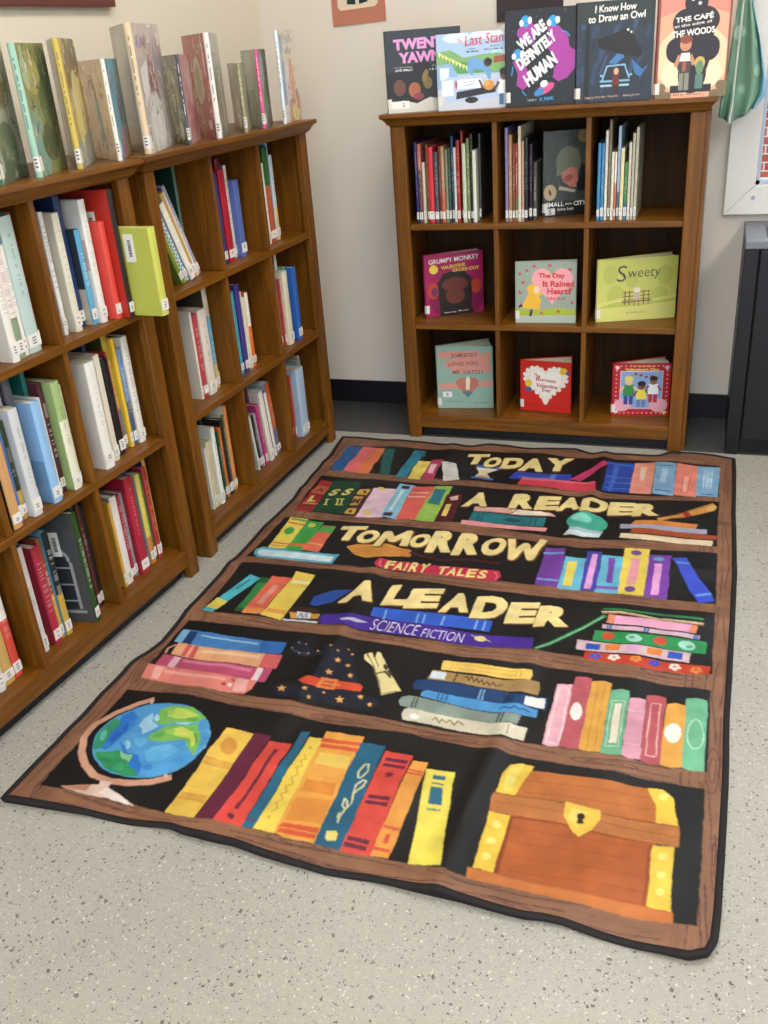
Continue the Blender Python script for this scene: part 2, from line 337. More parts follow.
["L","4a3822",4,596,1311,618,1333],
["P","f2c95a",712,1240,721,1236,795,1235,859,1236,916,1236,920,1255,917,1272,867,1272,788,1271,716,1274],
["L","d8a83c",2,749,1246,797,1246,882,1245,882,1259,801,1261,749,1259,749,1246],
["L","d8a83c",2,734,1242,737,1269],
["L","d8a83c",2,894,1241,895,1269],
["P","b08d58",699,1278,763,1279,858,1278,938,1270,943,1292,943,1316,866,1316,771,1312,697,1314],
["P","d8e6f0",699,1283,733,1282,735,1308,701,1309],
["L","4a3820",3,757,1280,756,1310],
["L","6a4c24",3,774,1292,780,1284,787,1299,790,1283,799,1301,802,1287,810,1301,814,1289,822,1304,827,1292,835,1305,840,1291,848,1304,864,1295],
["P","1c4478",674,1326,697,1315,772,1315,856,1318,908,1324,965,1320,966,1360,915,1360,835,1361,753,1360,678,1358,672,1342],
["P","f0f2f0",919,1327,960,1325,962,1358,920,1357],
["L","7fb2e0",3,822,1322,822,1358],
["L","7fb2e0",3,829,1322,830,1358],
["P","1b3258",871,1328,892,1328,894,1351,872,1351],
["L","1c4478",3,920,1358,967,1361],
["P","4a9ee0",699,1365,710,1356,784,1359,865,1359,920,1360,952,1365,953,1390,912,1393,843,1392,771,1388,701,1379],
["L","1d5a98",3,737,1359,738,1380],
["L","1d5a98",3,746,1359,747,1380],
["L","1d5a98",3,756,1359,756,1380],
["L","1d4a80",3,872,1378,883,1372,895,1380,903,1371,914,1377,922,1371,936,1377],
["P","8a9c92",663,1393,676,1384,697,1384,771,1390,843,1395,922,1394,919,1425,852,1430,772,1430,699,1427,669,1421,661,1407],
["L","3f4f48",3,691,1387,693,1422],
["L","3f4f48",3,698,1385,700,1420],
["L","3f4f48",3,878,1395,877,1426],
["L","3f4f48",3,886,1394,885,1425],
["P","dcd4bc",682,1433,689,1426,751,1427,822,1428,891,1429,941,1427,941,1467,875,1469,801,1465,725,1461,685,1462,679,1447],
["P","f6f6f4",718,1447,718,1450,717,1452,715,1454,713,1455,710,1455,706,1455,703,1454,701,1452,699,1450,698,1448,698,1445,699,1443,701,1441,703,1440,706,1439,709,1440,712,1441,715,1442,717,1445],
["L","9a8a50",3,747,1448,752,1437,763,1452,766,1439,777,1448,782,1438,793,1450,797,1437,812,1446],
["L","8a7a60",2,905,1432,905,1464],
["P","f0b4c2",976,1269,1009,1267,1014,1463,990,1467,978,1464],
["L","f8e0e4",2,982,1281,1003,1279,1009,1456,985,1457,982,1281],
["P","c45a68",1010,1236,1032,1233,1046,1237,1049,1462,1031,1465,1011,1463],
["P","f6f4ee",1040,1352,1039,1361,1038,1369,1035,1375,1032,1378,1028,1380,1025,1378,1021,1374,1018,1367,1016,1359,1016,1350,1016,1341,1018,1333,1020,1327,1024,1323,1027,1322,1031,1324,1035,1329,1037,1335,1039,1343],
["P","e6a83e",1047,1247,1071,1239,1087,1245,1091,1465,1066,1467,1048,1463],
["L","d0902c",2,1061,1249,1063,1463],
["L","d0902c",2,1075,1246,1078,1463],
["P","6db58e",1089,1268,1109,1260,1127,1264,1131,1467,1107,1470,1090,1467],
["P","f2ead0",1102,1311,1116,1310,1118,1437,1103,1438],
["L","bfe0cc",2,1096,1302,1121,1300,1122,1446,1097,1447,1096,1302],
["P","e4a0b8",1129,1287,1148,1281,1162,1284,1165,1469,1146,1472,1131,1467],
["L","f0c0d0",2,1132,1328,1160,1326],
["L","f0c0d0",2,1132,1434,1162,1432],
["P","c25560",1163,1266,1183,1260,1201,1264,1202,1471,1180,1476,1165,1469],
["L","f0c0c0",2,1173,1291,1191,1288,1193,1453,1174,1455,1173,1291],
["P","eaa83c",1203,1285,1221,1277,1242,1281,1243,1468,1223,1473,1202,1471],
["P","f8f2e6",1237,1376,1236,1385,1234,1394,1230,1401,1226,1406,1221,1408,1216,1407,1212,1403,1209,1397,1206,1389,1205,1379,1206,1369,1208,1360,1212,1353,1216,1348,1221,1346,1226,1347,1230,1351,1234,1358,1236,1366],
["P","6fbe94",1241,1256,1261,1248,1283,1252,1282,1471,1260,1473,1242,1469],
["L","bfe8d0",2,1278,1365,1277,1389,1272,1407,1265,1415,1257,1411,1250,1395,1247,1373,1248,1348,1253,1329,1261,1320,1269,1325,1275,1341,1278,1365],
["L","d9a184",13,131,1529,105,1550,76,1587,53,1637,56,1684,76,1721,106,1753,144,1774,182,1781,223,1775,265,1758,296,1735],
["P","e8c8b8",164,1784,189,1782,190,1796,266,1823,161,1825,109,1824,97,1819,169,1795],
["P","c88a68",109,1824,97,1819,155,1800,155,1817],
["P","f0e0da",189,1797,266,1823,214,1825,180,1813],
["L","e0c0a8",5,128,1533,134,1545],
["L","e0c0a8",5,279,1730,287,1739],
["P","4a9fdc",299,1580,309,1596,316,1613,321,1630,322,1648,320,1666,316,1683,308,1699,299,1714,287,1727,273,1739,258,1748,241,1755,223,1760,205,1762,187,1761,168,1759,151,1753,134,1745,119,1735,105,1722,94,1708,85,1692,78,1674,75,1656,75,1638,78,1619,84,1601,94,1585,106,1569,120,1556,137,1545,156,1537,176,1532,196,1531,216,1532,236,1536,255,1543,272,1553,287,1566],
["P","1f78d8",94,1596,108,1575,131,1596,121,1616,141,1637,133,1665,119,1701,99,1694,102,1647,99,1622],
["P","1f78d8",133,1665,178,1695,201,1697,226,1722,229,1756,204,1736,171,1704],
["P","2f9a70",82,1606,108,1620,104,1659,111,1700,99,1711,88,1697,77,1658],
["P","2a9c60",105,1713,147,1696,193,1699,197,1730,234,1755,202,1761,151,1749,120,1732],
["P","8ac8a0",154,1697,192,1701,195,1726,171,1719],
["P","7cc456",163,1579,165,1552,190,1538,234,1535,277,1556,263,1577,238,1577,210,1594,187,1609,168,1605],
["P","c9e05a",185,1574,200,1543,227,1546,260,1554,238,1565,212,1576],
["P","7cc456",188,1636,198,1606,234,1593,271,1579,291,1604,307,1642,312,1675,290,1658,265,1640,232,1653,195,1653],
["P","d4e458",207,1621,239,1600,278,1603,297,1632,296,1653,276,1633,235,1627],
["P","9fd0ee",139,1594,152,1573,166,1605,184,1614,173,1638,148,1618],
["P","a8daf0",215,1591,239,1578,256,1576,245,1589],
["P","5ab0e6",215,1685,251,1664,279,1669,259,1698,235,1708],
["P","6ab8e8",307,1678,320,1635,313,1611,296,1590,308,1596,325,1645],
["P","2f88dc",143,1626,143,1635,141,1640,136,1641,131,1637,126,1628,122,1619,122,1610,124,1604,129,1603,135,1608,140,1616],
["P","1668c8",132,1636,132,1642,129,1646,125,1646,122,1642,119,1636,118,1629,119,1623,121,1619,125,1619,129,1623,131,1629],
["P","1668c8",126,1652,128,1656,128,1663,126,1669,122,1674,118,1676,114,1675,112,1671,112,1665,114,1659,117,1654,122,1651],
["P","2f88dc",123,1681,125,1685,125,1689,123,1693,120,1695,115,1695,112,1693,110,1689,110,1685,112,1682,115,1679,119,1679],
["P","5fb4ea",203,1660,203,1665,199,1670,192,1671,184,1670,176,1666,171,1660,170,1654,174,1650,181,1648,190,1649,198,1654],
["P","6cbcec",251,1665,252,1669,248,1674,242,1678,234,1680,227,1681,223,1679,223,1675,226,1670,233,1666,241,1663,247,1663],
["P","3f98dc",303,1678,304,1683,301,1689,296,1696,289,1701,283,1704,278,1702,277,1698,280,1691,285,1684,292,1679,298,1677],
["P","2f88dc",251,1720,252,1725,250,1730,246,1734,240,1736,234,1735,230,1732,228,1728,230,1723,234,1719,240,1717,246,1717],
["P","5cc0a8",100,1668,101,1677,101,1682,98,1684,94,1680,89,1673,86,1665,84,1656,85,1651,88,1649,92,1652,96,1659],
["P","22885c",153,1729,153,1733,149,1736,142,1737,134,1736,126,1733,122,1729,122,1725,126,1722,134,1721,142,1722,149,1724],
["P","3cae78",192,1742,192,1746,188,1749,182,1750,174,1750,167,1747,163,1743,163,1739,167,1735,174,1734,181,1735,188,1738],
["P","a4d460",200,1558,201,1561,198,1564,194,1566,188,1567,183,1565,180,1563,179,1559,182,1556,186,1554,192,1553,197,1555],
["P","5eb04c",266,1568,265,1570,261,1572,254,1573,247,1572,241,1570,238,1568,239,1566,243,1564,250,1563,257,1564,263,1566],
["P","5eb04c",209,1628,211,1632,212,1638,211,1643,207,1646,203,1647,200,1646,197,1642,196,1636,197,1631,201,1628,205,1627],
["P","a4d460",230,1616,231,1620,229,1625,225,1628,219,1630,214,1630,210,1628,209,1624,211,1619,215,1616,221,1614,227,1614],
["P","5eb04c",293,1625,298,1634,301,1641,301,1644,298,1642,293,1636,287,1626,282,1617,279,1609,280,1606,283,1609,288,1615],
["P","e4ec80",270,1617,269,1620,266,1622,260,1623,254,1622,248,1620,246,1617,246,1614,249,1612,255,1611,262,1612,267,1614],
["P","b0dcf4",174,1588,175,1594,174,1598,171,1599,168,1597,164,1592,161,1586,160,1580,161,1576,163,1575,167,1577,171,1582],
["P","8ccbf0",171,1672,174,1679,174,1684,172,1686,168,1686,163,1681,158,1675,154,1669,154,1663,156,1661,160,1662,166,1666],
["P","f2c648",335,1576,399,1578,398,1827,333,1825],
["P","e09c38",386,1636,385,1643,383,1649,378,1652,373,1653,367,1652,361,1648,356,1642,352,1635,349,1626,348,1618,349,1611,351,1605,356,1601,361,1600,367,1602,373,1606,378,1612,383,1620,385,1628],
["L","d89838",3,336,1671,397,1672],
["L","d89838",3,336,1684,397,1685],
["L","d89838",3,336,1767,394,1768],
["L","d89838",3,336,1782,394,1783],
["P","e6ae40",338,1673,398,1675,395,1686,336,1682],
["P","e6ae40",337,1768,395,1771,394,1781,337,1781],
["P","6b2540",400,1573,439,1577,437,1826,400,1827],
["P","e2483c",442,1591,489,1587,494,1825,437,1826],
["L","6b2540",6,466,1609,465,1788],
["P","6b2540",470,1805,471,1807,471,1810,471,1812,470,1813,468,1814,466,1814,464,1813,462,1812,460,1810,458,1808,457,1806,457,1804,458,1802,459,1801,461,1800,463,1800,465,1800,467,1801,469,1803],
["P","1f6a8a",494,1546,512,1543,518,1822,494,1824],
["L","6a4078",4,496,1567,514,1570],
["L","6a4078",4,492,1804,513,1803],
["P","f2d448",516,1558,555,1557,559,1824,517,1823],
["L","d8a838",3,529,1612,538,1626,528,1632,540,1648,529,1654,540,1671,531,1681,540,1696,528,1705,538,1718,528,1726,538,1739,530,1750,539,1765,531,1773],
["P","dca83c",535,1588,535,1589,535,1591,535,1592,534,1593,533,1594,532,1594,531,1593,530,1592,529,1591,528,1590,527,1588,527,1587,527,1585,528,1584,529,1584,530,1584,532,1584,533,1585,534,1586],
["P","dca83c",537,1787,537,1788,537,1790,537,1791,536,1792,535,1792,533,1792,532,1792,531,1791,530,1790,529,1789,528,1788,528,1787,529,1786,530,1785,531,1784,532,1784,534,1784,535,1785,536,1786],
["P","f0a83c",545,1534,628,1532,638,1826,577,1827,557,1822],
["L","e05a30",10,544,1560,632,1557],
["L","e05a30",10,548,1576,634,1575],
["P","f2cc58",557,1598,622,1596,628,1635,560,1634],
["L","e05a30",10,561,1800,635,1796],
["L","e05a30",10,562,1814,635,1810],
["P","e08a2c",561,1678,622,1675,628,1707,559,1706],
["P","e89434",562,1724,628,1718,635,1779,563,1787],
["P","1c6284",626,1550,679,1548,689,1827,638,1827],
["L","d8d8a0",3,657,1651,652,1633,656,1611,664,1607,669,1628,663,1650,657,1651],
["L","d8d8a0",3,662,1692,661,1671,670,1656,676,1658,675,1671,662,1692],
["L","d8d8a0",3,662,1692,668,1714,663,1734],
["L","d8d8a0",3,663,1734,653,1724,650,1707,657,1711,663,1724,663,1734,660,1756,662,1769],
["L","d8d8a0",3,657,1757,656,1746,659,1748,659,1759],
["P","f4e070",650,1792,666,1787,672,1794,673,1810,658,1814,652,1807],
["P","e0483a",683,1559,740,1562,744,1826,688,1827],
["L","6a2440",8,690,1583,735,1583],
["L","6a2440",8,691,1600,736,1600],
["L","6a2440",8,692,1691,736,1690],
["L","6a2440",8,692,1706,735,1705],
["L","6a2440",8,691,1797,732,1796],
["L","6a2440",8,690,1811,731,1810],
["P","6a2440",710,1615,715,1623,720,1617,718,1625,727,1625,720,1629,726,1635,718,1633,718,1641,714,1634,708,1639,710,1631,702,1631,709,1627,702,1621,711,1624],
["P","f0a23c",744,1575,776,1575,776,1821,743,1824],
["L","e05a30",5,744,1604,774,1606],
["L","e05a30",5,744,1614,774,1614],
["L","e05a30",6,744,1754,774,1753],
["L","e05a30",6,742,1805,773,1805],
["L","d85030",7,759,1768,759,1790],
["P","f2e04c",777,1594,833,1589,852,1717,869,1823,813,1825,805,1772,793,1693],
["P","20688a",794,1606,819,1605,820,1617,796,1618],
["P","20688a",800,1640,824,1639,831,1678,806,1679],
["L","20688a",3,798,1630,822,1630],
["L","20688a",3,808,1692,832,1690],
["P","b9601f",965,1546,1048,1541,1189,1538,1215,1557,1225,1614,1207,1690,1205,1813,959,1811,954,1677,947,1617],
["P","c2702c",972,1544,1047,1540,1188,1539,1202,1569,1207,1620,1114,1626,1043,1628,958,1614,958,1578],
["L","b85a20",2,964,1574,1051,1566,1197,1561],
["L","b85a20",2,970,1604,1056,1596,1199,1591],
["L","b85a20",2,976,1634,1060,1626,1202,1620],
["P","b55c20",959,1671,1048,1664,1206,1671,1205,1810,1050,1828,962,1809],
["L","a84e18",2,958,1698,1070,1690,1199,1689],
["L","a84e18",2,965,1729,1075,1720,1201,1719],
["L","a84e18",2,972,1763,1080,1753,1204,1751],
["L","a84e18",2,979,1795,1085,1785,1206,1782],
["L","a84e18",2,984,1819,1088,1809,1208,1806],
["P","8f3f14",952,1670,963,1670,966,1812,958,1810],
["P","a04816",1198,1681,1206,1675,1206,1812,1199,1812],
["L","9a4516",4,959,1672,1049,1665,1103,1671,1205,1675],
["P","f2cc34",921,1569,931,1539,949,1530,975,1532,964,1572,957,1617,919,1621],
["P","f6dc5c",928,1571,935,1546,956,1535,949,1566,948,1608,930,1611],
["P","f2cc34",918,1669,957,1669,957,1807,922,1806],
["P","f2cc34",1186,1537,1213,1534,1232,1552,1245,1625,1208,1623,1203,1577],
["P","f2cc34",1205,1679,1241,1673,1242,1812,1206,1812],
["P","f8e878",946,1694,946,1697,946,1699,944,1702,942,1704,940,1705,937,1705,935,1704,933,1703,931,1701,930,1698,930,1695,930,1693,932,1690,934,1688,936,1687,939,1687,941,1688,944,1689,945,1691],
["P","f8e878",946,1735,946,1738,945,1740,944,1743,942,1744,940,1745,937,1746,935,1745,932,1744,931,1742,930,1739,929,1737,930,1734,931,1732,933,1730,936,1729,938,1728,941,1729,943,1730,945,1733],
["P","f8e878",946,1772,946,1774,945,1777,944,1779,942,1781,940,1782,937,1782,935,1782,933,1780,931,1778,930,1776,930,1774,930,1771,932,1769,934,1767,936,1766,938,1766,941,1766,943,1768,945,1770],
["P","f8e878",1224,1550,1223,1553,1222,1556,1221,1559,1219,1561,1216,1562,1214,1562,1211,1561,1209,1559,1208,1557,1207,1554,1207,1551,1208,1548,1210,1546,1212,1544,1215,1543,1217,1542,1220,1543,1222,1545,1223,1547],
["P","f8e878",1231,1698,1231,1700,1230,1703,1228,1705,1226,1707,1224,1708,1221,1708,1219,1708,1217,1706,1216,1704,1216,1702,1216,1699,1217,1697,1218,1694,1220,1693,1223,1692,1225,1691,1227,1692,1229,1693,1230,1695],
["P","f8e878",1231,1738,1231,1740,1230,1743,1229,1745,1227,1746,1224,1747,1222,1748,1220,1747,1218,1746,1217,1744,1216,1742,1217,1739,1217,1737,1219,1734,1221,1733,1223,1732,1226,1732,1228,1732,1229,1733,1231,1735],
["P","f8e878",1231,1773,1231,1776,1230,1778,1229,1780,1227,1782,1225,1783,1222,1783,1220,1782,1219,1781,1217,1779,1217,1777,1217,1775,1218,1772,1219,1770,1221,1769,1224,1768,1226,1767,1228,1768,1230,1769,1231,1771],
["P","f8e878",948,1576,948,1579,947,1582,946,1585,944,1587,941,1588,938,1588,936,1587,933,1586,931,1583,930,1580,930,1577,931,1574,932,1571,934,1569,937,1568,940,1568,942,1569,945,1570,947,1573],
["P","c27638",916,1619,1046,1611,1114,1622,1219,1622,1246,1623,1248,1672,1200,1675,1108,1669,1048,1662,919,1669,914,1635],
["L","b06028",2,920,1642,1050,1635,1117,1644,1243,1651],
["L","8f4a1c",2,916,1620,1046,1612,1114,1623,1246,1624],
["P","ce7630",915,1808,1038,1809,1211,1810,1246,1811,1247,1833,1182,1836,1042,1830,917,1832],
["L","b86024",2,915,1808,1038,1809,1211,1810,1246,1811],
["P","f0c83a",1047,1609,1067,1611,1111,1617,1113,1639,1102,1667,1082,1688,1065,1673,1049,1643],
["P","f6dc64",1060,1623,1090,1624,1075,1666,1057,1645],
["P","2e1a10",1086,1637,1086,1640,1086,1643,1084,1645,1083,1647,1080,1648,1078,1648,1076,1647,1074,1645,1073,1643,1072,1641,1072,1638,1073,1635,1074,1633,1076,1631,1078,1630,1080,1630,1082,1630,1084,1632,1085,1634],
["P","2e1a10",1076,1645,1082,1643,1087,1655,1074,1658],
["T","7a4a26","T",0.06,486,178,70,-12,0,-87],
["T","7a4a26","O",0.06,552,200,55,-9,0,-94],
["T","7a4a26","D",0.06,612,201,68,-12,0,-97],
["T","7a4a26","A",0.06,671,203,81,-14,0,-101],
["T","7a4a26","Y",0.06,749,185,88,-15,0,-104],
["T","7a4a26","A",0.06,558,484,76,-14,0,-105],
["T","7a4a26","R",0.06,697,468,72,-13,0,-100],
["T","7a4a26","E",0.06,774,460,67,-12,0,-92],
["T","7a4a26","A",0.06,836,458,71,-13,0,-95],
["T","7a4a26","D",0.06,906,464,78,-14,0,-93],
["T","7a4a26","E",0.06,984,465,74,-13,0,-93],
["T","7a4a26","R",0.06,1054,462,76,-15,0,-98],
["T","7a4a26","T",0.06,252,760,73,-15,0,-93],
["T","7a4a26","O",0.06,315,762,60,-12,0,-83],
["L","7a4a26",24.0,387,768,393,680,425,732,457,667,463,752],
["T","7a4a26","O",0.06,472,759,57,-11,0,-79],
["T","7a4a26","R",0.06,529,771,73,-15,0,-121],
["T","7a4a26","R",0.06,604,773,72,-15,0,-127],
["T","7a4a26","O",0.06,678,763,65,-13,0,-106],
["L","7a4a26",21.8,750,650,769,756,794,676,818,746,837,633],
["T","7a4a26","A",0.06,386,1067,90,-19,0,-102],
["T","7a4a26","L",0.06,499,1059,61,-13,0,-99],
["T","7a4a26","E",0.06,558,1058,84,-19,0,-91],
["T","7a4a26","A",0.06,647,1059,75,-16,0,-92],
["T","7a4a26","D",0.06,728,1068,83,-19,0,-103],
["T","7a4a26","E",0.06,813,1067,73,-16,0,-95],
["T","7a4a26","R",0.06,884,1068,83,-19,0,-98],
["T","fbe496","T",0.065,483,169,70,-12,0,-85],
["T","fbe496","O",0.065,549,190,55,-9,0,-91],
["T","fbe496","D",0.065,609,192,68,-11,0,-94],
["T","fbe496","A",0.065,669,194,80,-13,0,-98],
["T","fbe496","Y",0.065,747,176,86,-15,0,-101],
["T","fbe496","A",0.065,556,476,75,-13,0,-103],
["T","fbe496","R",0.065,695,460,71,-13,0,-98],
["T","fbe496","E",0.065,771,452,68,-13,0,-89],
["T","fbe496","A",0.065,834,450,70,-13,0,-92],
["T","fbe496","D",0.065,904,457,77,-14,0,-91],
["T","fbe496","E",0.065,983,458,72,-14,0,-91],
["T","fbe496","R",0.065,1052,455,75,-15,0,-96],
["T","fbe496","T",0.065,248,753,73,-14,0,-91],
["T","fbe496","O",0.065,312,755,60,-12,0,-80],
["L","fbe496",18.9,384,762,390,676,422,727,453,664,459,747],
["T","fbe496","O",0.065,470,753,56,-11,0,-78],
["T","fbe496","R",0.065,526,765,72,-14,0,-119],
["T","fbe496","R",0.065,601,767,72,-14,0,-125],
["T","fbe496","O",0.065,675,757,65,-13,0,-104],
["L","fbe496",17.1,748,646,767,751,791,671,815,741,833,629],
["T","fbe496","A",0.065,384,1062,87,-19,0,-100],
["T","fbe496","L",0.065,496,1054,61,-13,0,-98],
["T","fbe496","E",0.065,556,1053,82,-18,0,-90],
["T","fbe496","A",0.065,645,1054,74,-16,0,-91],
["T","fbe496","D",0.065,726,1063,82,-18,0,-101],
["T","fbe496","E",0.065,812,1062,70,-16,0,-94],
["T","fbe496","R",0.065,883,1063,81,-18,0,-96]]
